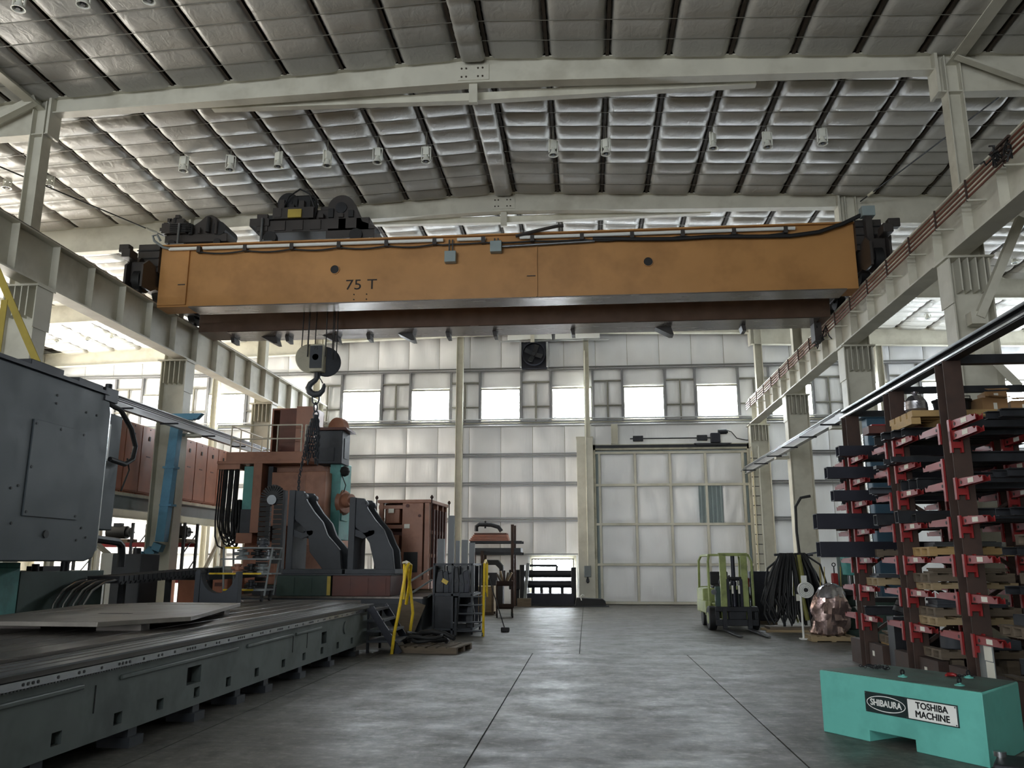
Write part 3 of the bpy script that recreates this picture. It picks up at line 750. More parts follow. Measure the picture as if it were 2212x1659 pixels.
# current collector at the right end
CP(B().box(6.55, 6.75, 23.2, 23.6, 7.9, 8.42), 'collector_arm', 'crane_dark')
rn = random.Random(3)
b = B()
for k in range(9):
    p = Vector((6.7, 23.1+0.08*k, 8.0)); pts = [p]
    for j in range(6): p = p + Vector((rn.uniform(-0.08, 0.10), rn.uniform(-0.16, 0.16), rn.uniform(-0.16, 0.20))); pts.append(p.copy())
    b.tube(pts, 0.018, 5)
CP(b, 'collector_cables', 'black')
# main trolley
tr_ = CP(B().box(-8.85, -5.75, 20.62, 23.4, 10.62, 10.98), 'trolley_frame', 'crane_dark', bevel=0.02)
TR = lambda b, n, m, **k: sub(b, n, m, tr_, **k)
TR(B().box(-9.10, -8.55, 20.55, 21.6, 10.80, 11.02).box(-8.9, -8.6, 20.55, 21.3, 11.02, 11.14), 'platform', 'crane_dark')
TR(B().box(-8.45, -7.30, 20.52, 21.2, 10.98, 11.30).box(-8.4, -8.2, 20.50, 20.54, 11.02, 11.28), 'control_cabinet', 'crane_dark')
TR(B().box(-8.0, -7.62, 20.46, 20.54, 10.98, 11.22), 'panel_door', 'oldyellow')
TR(B().cyl((-8.10, 20.7, 11.52), (-8.10, 21.5, 11.52), 0.30, n=24), 'brake_drum', 'black')
TR(B().box(-7.85, -7.45, 20.7, 21.3, 11.30, 11.72).box(-7.95, -7.4, 20.8, 21.2, 11.66, 11.78), 'hoist_motor', 'black', bevel=0.02)
TR(B().tube([(-7.5, 20.7, 11.7), (-7.3, 20.65, 11.6), (-7.25, 20.65, 11.35), (-7.32, 20.65, 11.05)], 0.03, 6), 'cable', 'black')
TR(B().box(-7.3, -6.7, 20.75, 21.8, 10.98, 11.30).box(-7.2, -6.9, 20.8, 21.5, 11.30, 11.42), 'gearbox', 'crane_dark', bevel=0.02)
arc = [(-6.55 + 0.38*math.cos(math.radians(a)), 11.27 + 0.38*math.sin(math.radians(a))) for a in range(185, 20, -11)]
TR(B().prism([(-6.9, 10.62)] + arc + [(-5.95, 10.86), (-5.6, 10.72), (-5.5, 10.62)], 'y', 20.62, 20.95), 'gear_case', 'crane_dark')
TR(B().cyl((-6.55, 20.95, 11.2), (-6.55, 23.2, 11.2), 0.34, n=24), 'rope_drum', 'darksteel')
for x in (-8.5, -6.1):
    for y_ in (20.62, 23.25): TR(B().cyl((x, y_-0.08, 10.45), (x, y_+0.08, 10.45), 0.18, n=18), 'wheel', 'black')
TR(B().cyl((-8.72, 20.5, 10.3), (-8.72, 20.5, 11.0), 0.04).cyl((-8.72, 20.5, 10.32), (-8.4, 20.5, 10.32), 0.03), 'limit_arm', 'steel')
rn = random.Random(8)
for k in range(9):
    x = -8.5 + 0.28*k; hh = rn.uniform(0.08, 0.26); z0 = 11.30 if -8.45 < x < -7.4 else 10.98
    TR(B().box(x-0.07, x+0.07, 20.55, 20.75, z0, z0+hh), 'fitting', 'crane_dark' if k % 2 else 'black')
for k in range(6): TR(B().box(-8.9+0.5*k, -8.6+0.5*k, 20.58, 20.62, 10.66, 10.94), 'frame_panel', 'crane_dark')
TR(B().tube([(-8.2, 20.6, 11.3), (-8.0, 20.5, 11.62), (-7.7, 20.5, 11.82), (-7.45, 20.55, 11.70), (-7.3, 20.6, 11.3)], 0.025, 6), 'cable', 'black')
TR(B().cyl((-8.10, 20.68, 11.52), (-8.10, 20.72, 11.52), 0.12, n=16), 'drum_hub', 'darksteel')
TR(B().cyl((-6.55, 20.58, 11.27), (-6.55, 20.63, 11.27), 0.16, n=20), 'case_cover', 'darksteel')
TR(B().box(-6.95, -5.6, 20.62, 20.64, 10.40, 10.64), 'wheel_skirt', 'crane_dark')
# auxiliary trolley at the left end
t2 = CP(B().box(-11.55, -9.75, 20.62, 23.4, 10.42, 10.66), 'auxiliary_trolley', 'crane_dark', bevel=0.02)
T2 = lambda b, n, m, **k: sub(b, n, m, t2, **k)
for k in range(7): T2(B().cyl((-11.5+0.24*k, 20.58, 10.62+0.03*(k % 3)), (-11.5+0.24*k, 20.58, 10.82+0.10*((k*3) % 4)), 0.04+0.02*(k % 2), n=10), 'fitting', 'black' if k % 2 else 'crane_dark')
T2(B().box(-11.6, -10.9, 20.5, 21.2, 10.66, 10.95).box(-11.4, -11.0, 20.55, 21.0, 10.95, 11.10), 'control_box', 'crane_dark')
for k in range(5): T2(B().box(-11.35+0.0*k, -10.75, 20.46, 20.5, 10.68+0.055*k, 10.70+0.055*k), 'louvre', 'black')
T2(B().prism([(-10.9, 10.66), (-10.75, 10.98), (-10.6, 11.08), (-10.45, 11.22), (-10.3, 11.26), (-10.15, 11.18), (-10.0, 10.95), (-9.85, 10.72), (-9.8, 10.66)], 'y', 20.7, 21.3), 'gear_housing', 'crane_dark', bevel=0.03)
T2(B().cyl((-10.0, 20.6, 10.80), (-10.0, 21.4, 10.80), 0.20, n=18), 'motor', 'black')
T2(B().cyl((-11.05, 20.42, 10.25), (-11.05, 20.42, 10.90), 0.035).box(-11.25, -10.85, 20.38, 20.48, 10.24, 10.30), 'limit_arm', 'steel')
T2(B().cyl((-10.95, 21.0, 10.9), (-10.95, 21.9, 10.9), 0.2, n=16), 'drum', 'black')
for k, (x, z) in enumerate(((-11.62, 10.75), (-11.52, 10.9), (-11.42, 11.02), (-11.2, 11.12))): T2(B().box(x-0.06, x+0.06, 20.55, 20.7, z, z+0.1), 'terminal', 'crane_dark')
for x in (-11.3, -10.0):
    for y_ in (20.62, 23.25): T2(B().cyl((x, y_-0.08, 10.38), (x, y_+0.08, 10.38), 0.10, n=16), 'wheel', 'black')
# hook block hung on its ropes
hk = CP(B().box(-7.60, -7.22, 21.70, 22.10, 6.93, 7.72), 'hook_block', 'cream_dirty', bevel=0.03)
HK = lambda b, n, m, **k: sub(b, n, m, hk, **k)
for x, y_ in ((-7.86, 21.75), (-7.80, 22.05), (-7.66, 21.7), (-7.60, 22.1), (-7.15, 21.7), (-7.05, 22.1), (-6.99, 21.8), (-6.93, 22.0)):
    CP(B().cyl((x, y_, 7.35), (x*0.94-0.42, y_*0.99+0.2, 10.70), 0.016, n=6), 'rope', 'black')
for x0, x1, c in ((-7.84, -7.62, 'cream_dirty'), (-7.20, -6.98, 'castgrey')):
    pass
Rz = Matrix.Rotation(0.5, 3, 'Z')
def disc(cx, cy, cz, r, th, ang):
    d = Vector((math.cos(ang), math.sin(ang), 0)); c = Vector((cx, cy, cz)); return B().cyl(c-d*th/2, c+d*th/2, r, n=32)
HK(disc(-7.62, 21.86, 7.33, 0.42, 0.08, math.radians(-62)), 'sheave_guard', 'cream_dirty', bevel=0.02)
HK(disc(-7.24, 22.04, 7.28, 0.43, 0.10, math.radians(-58)), 'sheave_guard', 'castgrey', bevel=0.02)
HK(B().cyl((-7.42, 21.66, 7.33), (-7.42, 22.2, 7.33), 0.09), 'sheave_pin', 'darksteel')
HK(B().box(-7.58, -7.24, 21.66, 21.70, 7.02, 7.66), 'face_plate', 'castgrey')
text_mesh('75', 0.13, 'lettering', 'ink', hk, tuple(WM(hk).inverted() @ Vector((-7.41, 21.655, 7.58))), (math.pi/2, 0, 0))
HK(B().cyl((-7.42, 21.9, 6.93), (-7.42, 21.9, 6.78), 0.11, 0.09), 'swivel', 'darksteel')
hp = [(-7.42, 6.80), (-7.47, 6.72), (-7.60, 6.62), (-7.655, 6.50), (-7.60, 6.38), (-7.47, 6.31), (-7.33, 6.33), (-7.24, 6.42), (-7.205, 6.54), (-7.21, 6.62)]
HK(B().tube([(x, 21.9, z) for x, z in hp], [0.07, 0.075, 0.085, 0.09, 0.095, 0.095, 0.085, 0.07, 0.05, 0.02], 10), 'hook', 'castgrey', smooth=60)
HK(B().tube([(-7.36, 21.9, 6.80), (-7.30, 21.9, 6.72), (-7.25, 21.9, 6.63)], 0.018, 6), 'safety_latch', 'steel')
# chain sling hanging in the hook
cs = thing('chain_sling', 'dark multi-leg chain sling hanging from the crane hook', 'chain', (-7.42, 21.9, 4.3))
def link(b, c, axis, side, L=0.07, W=0.034, r=0.013, n=8, m=4):
    axis = Vector(axis).normalized(); side = Vector(side); side = (side - axis*side.dot(axis)).normalized(); pts = []
    for i in range(n):
        a = 2*math.pi*i/n; pts.append(Vector(c) + axis*L*math.cos(a) + side*W*math.sin(a))
    o = len(b.v); nn = axis.cross(side)
    for i, p in enumerate(pts):
        d = (p - Vector(c)).normalized()
        for k in range(m):
            q = 2*math.pi*k/m; b.v.append(tuple(p + d*r*math.cos(q) + nn*r*math.sin(q)))
    b.f += [(o+i*m+k, o+i*m+(k+1)%m, o+((i+1)%n)*m+(k+1)%m, o+((i+1)%n)*m+k) for i in range(n) for k in range(m)]
b = B(); link(b, (-7.43, 21.9, 6.20), (0,0,1), (1,0,0), 0.17, 0.10, 0.025, 14, 6); b.mk('master_link', 'castgrey', cs, world=True)
b = B(); link(b, (-7.42, 21.9, 5.95), (0,0,1), (0.3,1,0), 0.13, 0.08, 0.022, 14, 6); b.mk('master_link', 'castgrey', cs, world=True)
b = B(); link(b, (-7.40, 21.9, 5.74), (0,0,1), (1,0.2,0), 0.10, 0.07, 0.02, 14, 6); b.mk('master_link', 'castgrey', cs, world=True)
for k in range(16):
    a = k*0.40; x0, y0 = -7.40 + 0.05*math.cos(a), 21.9 + 0.05*math.sin(a)
    x1, y1 = -7.42 + 0.17*math.cos(a) - 0.03, 21.88 + 0.14*math.sin(a); zb = 4.30 + 0.5*((k*37) % 11)/11; n = int((5.66-zb)/0.10); b = B()
    for i in range(n):
        f = i/n; g = min(1, f*2.2)**0.7
        link(b, (x0+(x1-x0)*g, y0+(y1-y0)*g, 5.66-(5.66-zb)*f), (0,0,1), (1,0,0) if i % 2 else (0,1,0))
    b.mk('chain_leg', 'castgrey', cs, world=True)
b = B(); n = 38
for i in range(n): link(b, (-7.62-0.14*min(1, i/12), 21.85, 4.95-0.048*i*1.7), (0,0,1), (1,0,0) if i % 2 else (0,1,0))
b.mk('chain_leg', 'castgrey', cs, world=True)

# ---------------------------------------------------------------- high-bay lamps (switched off)
def lamp(loc, label):
    t = thing('highbay_lamp', label, 'lamp', loc, group='unlit high-bay lamps under the roof')
    B().box(-0.07, 0.07, -0.06, 0.06, -0.22, 0.0).mk('ballast_box', 'lamp_white', t, bevel=0.008)
    B().cyl((0,0,0.0),(0,0,0.42),0.015, n=8).mk('hanger', 'strap', t)
    B().lathe([(0.04,-0.22),(0.06,-0.28),(0.11,-0.38),(0.125,-0.40),(0.105,-0.40),(0.05,-0.30)], (0,0,0), 16).mk('reflector', 'lamp_white', t)
    B().cyl((0,0,-0.35),(0,0,-0.40), 0.055, 0.04).mk('lens', 'darksteel', t)
    for x_ in (-0.115, 0.115): B().box(x_-0.008, x_+0.008, -0.02, 0.02, -0.34, 0.0).mk('yoke_arm', 'lamp_white', t)
    B().box(-0.12, 0.12, -0.02, 0.02, -0.01, 0.01).mk('yoke_bar', 'lamp_white', t)
    return t
l0 = None; used_lab = []
row = [(x, 18.8) for x in (-10.2, -8.95, -7.68, -6.4, -5.1, -3.85, -0.65, 0.65, 3.25, 4.55, 5.85)]
for i, (x, y_) in enumerate(row):
    lb = 'white unlit high-bay lamp in the bay before the crane, %s from the left' % ORD[i]
    loc = (x, y_, 12.02 - (0.03 if i % 2 else 0))
    if l0 is None: l0 = lamp(loc, lb)
    else: clone(l0, loc, [0, 0.5, -0.4, 0.9, 0.2][i % 5], lb)
for i, x in enumerate((-10.2, -8.95, -7.7)): clone(l0, (x, 12.45, 12.05), 0.2*i, 'white unlit high-bay lamp cut off at the top left edge, %s from the left' % ORD[i])
for i, x in enumerate((-15.4, -14.2)): clone(l0, (x, 19.3, 12.0), 0.3*i, 'white unlit high-bay lamp in the left aisle, %s the post' % ['left of', 'just right of'][i])
for i, (x, y_) in enumerate(((-23.4, 33.6), (-21.9, 33.5), (-20.6, 33.2))): clone(l0, (x, y_, 11.75), 0.3*i, 'white unlit lamp seen under the left runway girder, %s from the left' % ORD[i])
for i, (x, y_) in enumerate(((14.0, 33.6), (14.3, 27.2), (16.6, 33.8))): clone(l0, (x, y_, 11.85), 0.3*i, 'white unlit high-bay lamp in the right aisle, %s' % ['left of the near right column', 'high at the right edge', 'right of the near right column'][i])
# ---------------------------------------------------------------- planer bed in the left foreground
bd = thing('planer_bed', 'long grey planer machine bed with slotted table at lower left', 'machine bed', (-6.4, 10, 0))
BD = lambda b, n, m, **k: b.mk(n, m, bd, world=True, **k)
Y0, Y1 = 3.0, 17.0
BD(B().box(-8.0, -4.56, Y0, Y1, 0.17, 0.84), 'bed_core', 'black')
pk = [5.2, 6.1, 7.0, 7.93, 8.72, 9.55, 10.4, 11.3, 12.3, 13.2, 14.1, 15.0, 15.9]; bigp = [(6.3, 6.9), (9.28, 9.62), (14.05, 14.32)]
def rowseg(z0, z1, holes, x1=-4.45):
    y = Y0
    for a, c in sorted(holes) + [(Y1, Y1)]:
        if a > y: BD(B().box(-4.57, x1, y, a, z0, z1), 'side_casting', 'bedgrey')
        y = c
rowseg(0.17, 0.25, []); rowseg(0.25, 0.36, [(p-0.07, p+0.07) for p in pk]); rowseg(0.36, 0.41, [])
rowseg(0.41, 0.60, bigp[1:]); rowseg(0.60, 0.78, [])
y = Y0
for a, c in ((Y0+0.1, 7.3), (7.9, 10.6), (10.9, 12.6), (12.75, 14.0)):
    BD(B().box(-4.46, -4.425, a, c, 0.655, 0.70), 'side_moulding', 'bedgrey', bevel=0.012)
for yj in (7.5, 12.65, 13.3): BD(B().box(-4.452, -4.444, yj, yj+0.012, 0.42, 0.66), 'joint_line', 'black')
BD(B().cyl((-4.46, 15.4, 0.58), (-4.43, 15.4, 0.58), 0.11, n=24), 'round_cover', 'bedgrey')
BD(B().box(-4.5, -4.42, Y0, Y1, 0.85, 0.90), 'way_edge', 'tableside')
BD(B().box(-4.95, -4.40, Y0, Y1+0.3, 0.895, 0.912), 'way', 'steel')
for k in range(3): BD(B().box(-4.84+0.14*k, -4.815+0.14*k, Y0, Y1+0.2, 0.912, 0.916), 'way_strip', 'tableside')
rk = BD(B().box(-4.42, -4.395, Y0, Y1-0.3, 0.785, 0.845), 'rack_strip', 'brightsteel')
y = 5.05; n = 0
dots = B()
while y < Y1-0.4:
    for d in ((0, 0.06, 0.12, 0.18), (0.10,), (0.05, 0.12), (0.05,))[n % 4]:
        dots.cyl((-4.396, y+d, 0.815), (-4.391, y+d, 0.815), 0.014, n=8)
    y += 0.34; n += 1
q = dots.mk('rack_holes', 'black', rk, world=True); q['kind'] = 'stuff'
b = B(); y = Y0
while y < 12: b.box(-4.418, -4.398, y, y+0.02, 0.772, 0.786); y += 0.042
q = b.mk('rack_teeth', 'steel', rk, world=True); q['kind'] = 'stuff'
BD(B().box(-8.05, -4.9, Y0, 18.1, 0.84, 0.915), 'table_core', 'tableside')
xs = [-8.05, -7.55, -7.1, -6.62, -6.15, -5.7, -5.3, -4.9]
for i in range(7):
    BD(B().box(xs[i]+0.015, xs[i+1]-(0.015 if i < 6 else 0), Y0, 18.1, 0.915, 0.95), 'table_strip', 'tabletop', bevel=0.004)
for k, yb in enumerate((5.4, 6.8, 8.25, 9.6, 10.75, 11.7, 13.1, 14.6, 16.2)):
    BD(B().box(-4.75, -4.42, yb-0.13, yb+0.13, 0, 0.09).box(-4.68, -4.47, yb-0.08, yb+0.08, 0.09, 0.17), 'levelling_block', 'castgrey')
    BD(B().box(-7.9, -7.5, yb-0.2, yb+0.2, 0, 0.17), 'levelling_block', 'castgrey')
# plate lying on blocks on the table
pl = thing('steel_plate', 'large flat steel plate with clipped corners on the planer table', 'plate', (-6.4, 11.2, 0.95))
P8 = [(-7.5, 10.2), (-8.0, 12.9), (-7.2, 13.9), (-5.79, 13.8), (-4.95, 10.3), (-5.54, 9.25), (-6.78, 9.30)]
B().prism(P8, 'z', 1.03, 1.085).mk('plate', 'plate_steel', pl, bevel=0.006, world=True)
for p in ((-7.0, 10.1), (-5.6, 9.9), (-7.3, 12.8), (-5.9, 12.9)): B().box(p[0]-0.28, p[0]+0.28, p[1]-0.1, p[1]+0.1, 0.95, 1.03).mk('packing_block', 'tableside', pl, world=True)
B().box(-7.3, -7.25, 10.6, 12.9, 1.085, 1.09).mk('weld_bar', 'plate_steel', pl, world=True)
B().box(-7.1, -5.9, 13.2, 13.26, 1.085, 1.09).mk('weld_bar', 'plate_steel', pl, world=True)
B().box(-6.45, -6.0, 10.75, 10.82, 1.0851, 1.088).mk('slot', 'black', pl, world=True)
# cradle with half-round cut-out
cd = thing('cradle_block', 'grey cradle block with half-round cut-out standing on the table end', 'block', (-7.3, 16.3, 0.95))
arc = [(0.0 + 0.36*math.cos(math.radians(a)), 0.62 + 0.42*math.sin(math.radians(a))) for a in range(180, 361, 15)]
B().prism([(-0.42, 0), (0.42, 0), (0.42, 0.62)] + arc[::-1] + [(-0.42, 0.62)], 'y', -0.08, 0.12).mk('block', 'castgrey', cd, bevel=0.01)
B().box(-0.46, -0.36, -0.11, -0.06, 0.0, 0.62).cyl((-0.41, -0.09, 0.6), (-0.41, 0.12, 0.6), 0.06).mk('lug', 'castgrey', cd)

# ---------------------------------------------------------------- big grey machine head at the left edge
hd = thing('grey_milling_machine', 'huge grey steel machine head with bolted access plate at left edge', 'machine', (-9.4, 9.0, 1.76))
HD = lambda b, n, m, **k: b.mk(n, m, hd, world=True, **k)
prof = [(3.5, 1.76), (13.30, 1.76), (13.52, 1.82), (13.6, 1.98), (13.6, 4.30), (13.54, 4.50), (13.36, 4.60), (3.5, 4.60)]
HD(B().prism(prof, 'x', -10.6, -8.3), 'housing', 'headgrey', bevel=0.02)
HD(B().prism([(13.56, 1.9), (13.66, 1.95), (13.66, 4.42), (13.56, 4.5)], 'x', -10.4, -8.33), 'edge_seam', 'brightsteel')
ap = HD(B().box(-8.3, -8.275, 11.60, 12.93, 2.42, 3.87), 'access_plate', 'headgrey', bevel=0.004)
for y_, z in ((11.66, 2.48), (11.66, 3.81), (12.87, 2.48), (12.87, 3.81), (12.26, 3.81), (11.66, 3.15)):
    B().cyl((-8.28, y_, z), (-8.268, y_, z), 0.022, n=8).mk('bolt', 'darksteel', ap, world=True)
for y_, z in ((12.1, 4.33), (12.1, 4.2), (12.9, 4.2), (13.2, 4.2), (12.9, 2.9), (11.3, 2.8), (11.45, 2.85), (11.4, 2.3), (13.1, 2.3), (13.0, 2.1), (13.25, 2.15), (11.0, 2.95)):
    HD(B().cyl((-8.305, y_, z), (-8.29, y_, z), 0.02, n=8), 'bolt', 'black')
HD(B().cyl((-8.31, 12.2, 2.17), (-8.28, 12.2, 2.17), 0.06, n=16), 'plug', 'black')
HD(B().box(-8.5, -8.25, 3.5, 13.45, 4.60, 4.66), 'top_flange', 'darksteel')
HD(B().box(-8.7, -8.3, 11.4, 12.2, 4.66, 4.76), 'top_fitting', 'darksteel', bevel=0.01); HD(B().box(-8.6, -8.3, 12.6, 13.3, 4.66, 4.74), 'top_fitting', 'darksteel', bevel=0.01)
HD(B().box(-8.6, -8.28, 13.35, 13.75, 4.5, 4.74).cyl((-8.45, 13.7, 4.74), (-8.45, 13.7, 4.86), 0.06), 'corner_fitting', 'darksteel', bevel=0.01)
HD(B().box(-9.0, -8.45, 13.68, 14.25, 2.30, 4.36), 'cable_column', 'headgrey', bevel=0.02)
HD(B().box(-8.44, -8.40, 13.75, 13.82, 3.5, 4.15), 'bright_strip', 'whiteplastic')
HD(B().tube([(-8.35, 13.55, 4.48), (-8.30, 13.9, 4.42), (-8.3, 14.3, 4.15), (-8.3, 14.5, 3.85), (-8.3, 14.45, 3.6), (-8.3, 14.2, 3.48), (-8.32, 13.75, 3.52)], 0.045, 8), 'hose_loop', 'rubber')
HD(B().tube([(-8.32, 14.3, 3.6), (-8.32, 14.4, 3.4), (-8.32, 14.2, 3.0)], 0.015, 6), 'thin_cable', 'rubber')
HD(B().tube([(-8.7, 13.9, 2.30), (-8.7, 14.1, 2.16), (-8.7, 14.9, 2.12), (-8.7, 15.05, 2.05), (-8.7, 15.1, 1.85), (-8.7, 15.1, 1.66)], 0.07, 8), 'exhaust_pipe', 'darksteel')
HD(B().cyl((-8.7, 13.4, 1.6), (-8.7, 13.4, 1.76), 0.07), 'drain_fitting', 'darksteel')
# supports: teal cabinets under the head
for i, (a, c, m_) in enumerate(((3.6, 10.4, 'darkgreen'), (10.45, 11.7, 'teal'), (11.72, 13.0, 'teal'), (13.02, 15.4, 'darkgreen'))):
    t = thing('machine_cabinet', ['dark green base cabinet under the head, hidden behind the plate', 'teal steel cabinet at the left edge under the grey head', 'teal steel cabinet under the grey head, beside the dark green one', 'dark green cabinet behind the cable loops'][i], 'cabinet', (-9.8, a, 0))
    B().box(-10.4, -9.2, a, c, 0.0, 1.74 if i < 3 else 1.60).mk('body', m_, t, bevel=0.012, world=True)
    if i in (1, 2):
        for k in range(2):
            yy = a+0.04+(c-a-0.04)*k/2
            d_ = B().box(-9.215, -9.185, yy, yy+(c-a)/2-0.04, 0.25, 1.66).mk('door', m_, t, bevel=0.006, world=True)
        B().box(-9.185, -9.165, a+0.15, a+0.32, 0.95, 1.12).mk('vent', 'black', t, world=True)
    if i == 3:
        B().cyl((-9.3, a+0.5, 1.6), (-9.3, a+0.5, 1.72), 0.06).box(-9.6, -9.3, a+0.7, a+1.2, 1.6, 1.68).mk('fitting', 'darksteel', t, world=True)
# cable chain: bent bundle and sloping tray
cc = thing('cable_chain', 'dark cable chain bending up behind the table with bright hoops', 'cable chain', (-8.6, 14, 0.0))
for k in range(7):
    x = -9.08 + 0.09*k
    pts = [(x, 13.72+0.02*k, 0.30), (x, 13.70, 0.75), (x, 13.78, 1.05), (x, 14.0, 1.27), (x, 14.35, 1.40), (x, 14.8, 1.44)]
    B().tube(pts, 0.02, 6).mk('hoop', 'brightsteel' if k % 2 == 0 else 'rubber', cc, world=True)
for k in range(26):
    y_ = 14.75 + 0.17*k; z = 1.40 + 0.005*k
    B().box(-9.12, -8.5, y_, y_+0.14, z-0.03, z+0.10).prism([(y_, z-0.05), (y_+0.10, z-0.05), (y_+0.14, z), (y_+0.04, z)], 'x', -8.5, -8.47).mk('chain_link', 'darksteel', cc, world=True)
B().prism([(18.2, 1.47), (21.0, 1.56), (21.5, 1.44), (21.5, 1.38), (18.2, 1.36)], 'x', -9.3, -8.4).mk('tray', 'darksteel', cc, world=True)
for y_ in (15.6, 17.4, 19.4): B().box(-9.0, -8.9, y_, y_+0.1, 0, 1.40).mk('support_leg', 'darksteel', cc, world=True)
# hydraulic unit with bright side, drums, crate behind the table
t = thing('hydraulic_unit', 'dark grey hydraulic tank with blue duct elbow beside it', 'machine', (-11.3, 19.8, 0))
B().box(-0.35, 0.40, 0, 0.9, 0.25, 1.95).mk('tank', 'castgrey', t, bevel=0.02); B().box(-0.7, -0.36, 0.1, 0.5, 0.6, 1.97).mk('white_panel', 'whiteplastic', t)
B().box(-0.4, 0.45, -0.05, 0.95, 0, 0.25).mk('skid', 'darksteel', t); B().cyl((0.1, 0.3, 1.95), (0.1, 0.3, 2.1), 0.1).mk('cap', 'darksteel', t)
t = thing('oil_drum', 'black open drum behind the table beside the cradle block', 'drum', (-9.35, 20.3, 0))
B().lathe([(0.29,0),(0.30,0.02),(0.29,0.3),(0.31,0.32),(0.29,0.34),(0.29,0.6),(0.31,0.62),(0.29,0.64),(0.29,0.9),(0.305,0.92),(0.26,0.92),(0.26,0.6)], (0,0,0), 20).mk('shell', 'black', t)
t = thing('white_sheet', 'sunlit white panel standing behind the cable chain', 'panel', (-10.7, 17.6, 0))
B().box(-0.25, 0.22, 0, 0.05, 0.2, 1.35).mk('panel', 'whiteplastic', t); B().box(-0.3, 0.3, -0.2, 0.25, 0, 0.2).mk('foot', 'darksteel', t)
t = thing('orange_housing', 'orange machine housing low behind the cradle block', 'housing', (-10.4, 22.6, 0))
B().box(-0.9, 0.5, 0, 1.2, 0, 1.36).mk('body', 'cab_orange', t, bevel=0.03); B().box(0.15, 0.35, -0.02, 0, 1.1, 1.2).mk('label_plate', 'redbrown', t)
t = thing('white_bench', 'long white bench with control box by the left aisle', 'bench', (-11.3, 27.2, 0))
B().box(-1.6, 0.4, 0, 0.8, 1.15, 1.30).mk('top', 'whiteplastic', t, bevel=0.02)
for x in (-1.5, -0.6, 0.3): B().box(x-0.05, x+0.05, 0.3, 0.4, 0, 1.15).mk('leg', 'grey', t)
bx = B().box(-1.2, -0.1, 0.2, 0.6, 1.36, 1.62).mk('control_box', 'boxgrey', t, bevel=0.01); B().cyl((-0.5, 0.2, 1.5), (-0.5, 0.17, 1.5), 0.03).mk('knob', 'black', bx)
B().box(-1.3, -1.2, 0.2, 0.6, 1.30, 1.36).box(-0.1, 0, 0.2, 0.6, 1.30, 1.36).mk('box_rest', 'grey', t)

# ---------------------------------------------------------------- left aisle: mezzanine, cabinets, rack, duct
mz = thing('mezzanine', 'cream steel mezzanine carrying orange cabinets in the left aisle', 'mezzanine', (-13.6, 24, 0))
MZ = lambda b, n, m, **k: b.mk(n, m, mz, world=True, **k)
MZ(B().box(-15.2, -12.5, 15.0, 33.5, 3.52, 3.60), 'deck', 'cream_dirty')
for x in (-12.6, -15.1): MZ(B().ibeam((x, 15.0, 3.34), (x, 33.5, 3.34), 0.16, 0.36, 0.02, 0.012), 'edge_beam', 'grey' if x > -13 else 'cream')
for y_ in (15.3, 19.0, 24.6, 28.6, 33.0):
    for x in (-12.75, -15.0): MZ(B().ibeam((x, y_, 0), (x, y_, 3.16), 0.16, 0.16, 0.015, 0.01, up=(1,0,0)), 'leg', 'cream')
for (p, q) in (((-12.75, 19.1, 3.0), (-12.75, 21.6, 1.9)), ((-12.62, 28.5, 3.1), (-12.62, 25.8, 0.3)), ((-12.75, 15.4, 0.4), (-12.75, 18.9, 3.0)), ((-13.4, 22.5, 3.1), (-15.0, 22.5, 1.2))):
    MZ(B().beam(p, q, 0.10, 0.10), 'brace', 'cream')
for k in range(10):
    y_ = 19.8 + 0.83*k
    t = thing('electrical_cabinet', 'orange electrical cabinet on the mezzanine, %s from the camera' % ORD[k], 'cabinet', (-13.0, y_, 3.60), group='orange cabinets on the mezzanine')
    B().box(-0.42, 0.40, 0.005, 0.825, 0.06, 1.98).box(-0.40, 0.36, 0.02, 0.81, 0, 0.06).mk('body', 'cab_orange', t, bevel=0.01)
    d_ = B().box(0.40, 0.422, 0.02, 0.81, 0.10, 1.94).mk('door', 'cab_orange', t, bevel=0.006)
    B().box(0.422, 0.440, 0.36, 0.44, 1.58, 1.70).mk('handle', 'black', d_)
    B().box(0.422, 0.428, 0.30, 0.52, 1.10, 1.13).mk('name_plate', 'redbrown', d_)
    for z in (1.9,): B().cyl((0.42, 0.41, z), (0.43, 0.41, z), 0.02, n=8).mk('bolt', 'black', d_)
# pallet rack with red beams under the mezzanine
rk2 = thing('pallet_rack', 'pallet rack with red beams under the mezzanine', 'rack', (-14.2, 26.5, 0))
for x in (-16.6, -14.7, -12.95):
    for y_ in (26.0, 26.9): B().box(x-0.04, x+0.04, y_-0.04, y_+0.04, 0, 3.0).mk('upright', 'darksteel', rk2, world=True)
    for k in range(3): B().beam((x, 26.0, 0.3+0.85*k), (x, 26.9, 1.0+0.85*k), 0.03, 0.03).mk('lacing', 'darksteel', rk2, world=True)
for y_ in (26.0, 26.9): B().box(-16.6, -12.95, y_-0.03, y_+0.03, 2.24, 2.36).mk('beam', 'red', rk2, world=True)
for y_ in (26.0, 26.9): B().box(-16.6, -12.95, y_-0.03, y_+0.03, 1.1, 1.22).mk('beam', 'red', rk2, world=True)
B().box(-16.6, -12.95, 26.0, 26.9, 2.36, 2.39).mk('shelf', 'oldwood', rk2, world=True)
B().box(-16.6, -12.95, 26.0, 26.9, 1.22, 1.25).mk('shelf', 'oldwood', rk2, world=True)
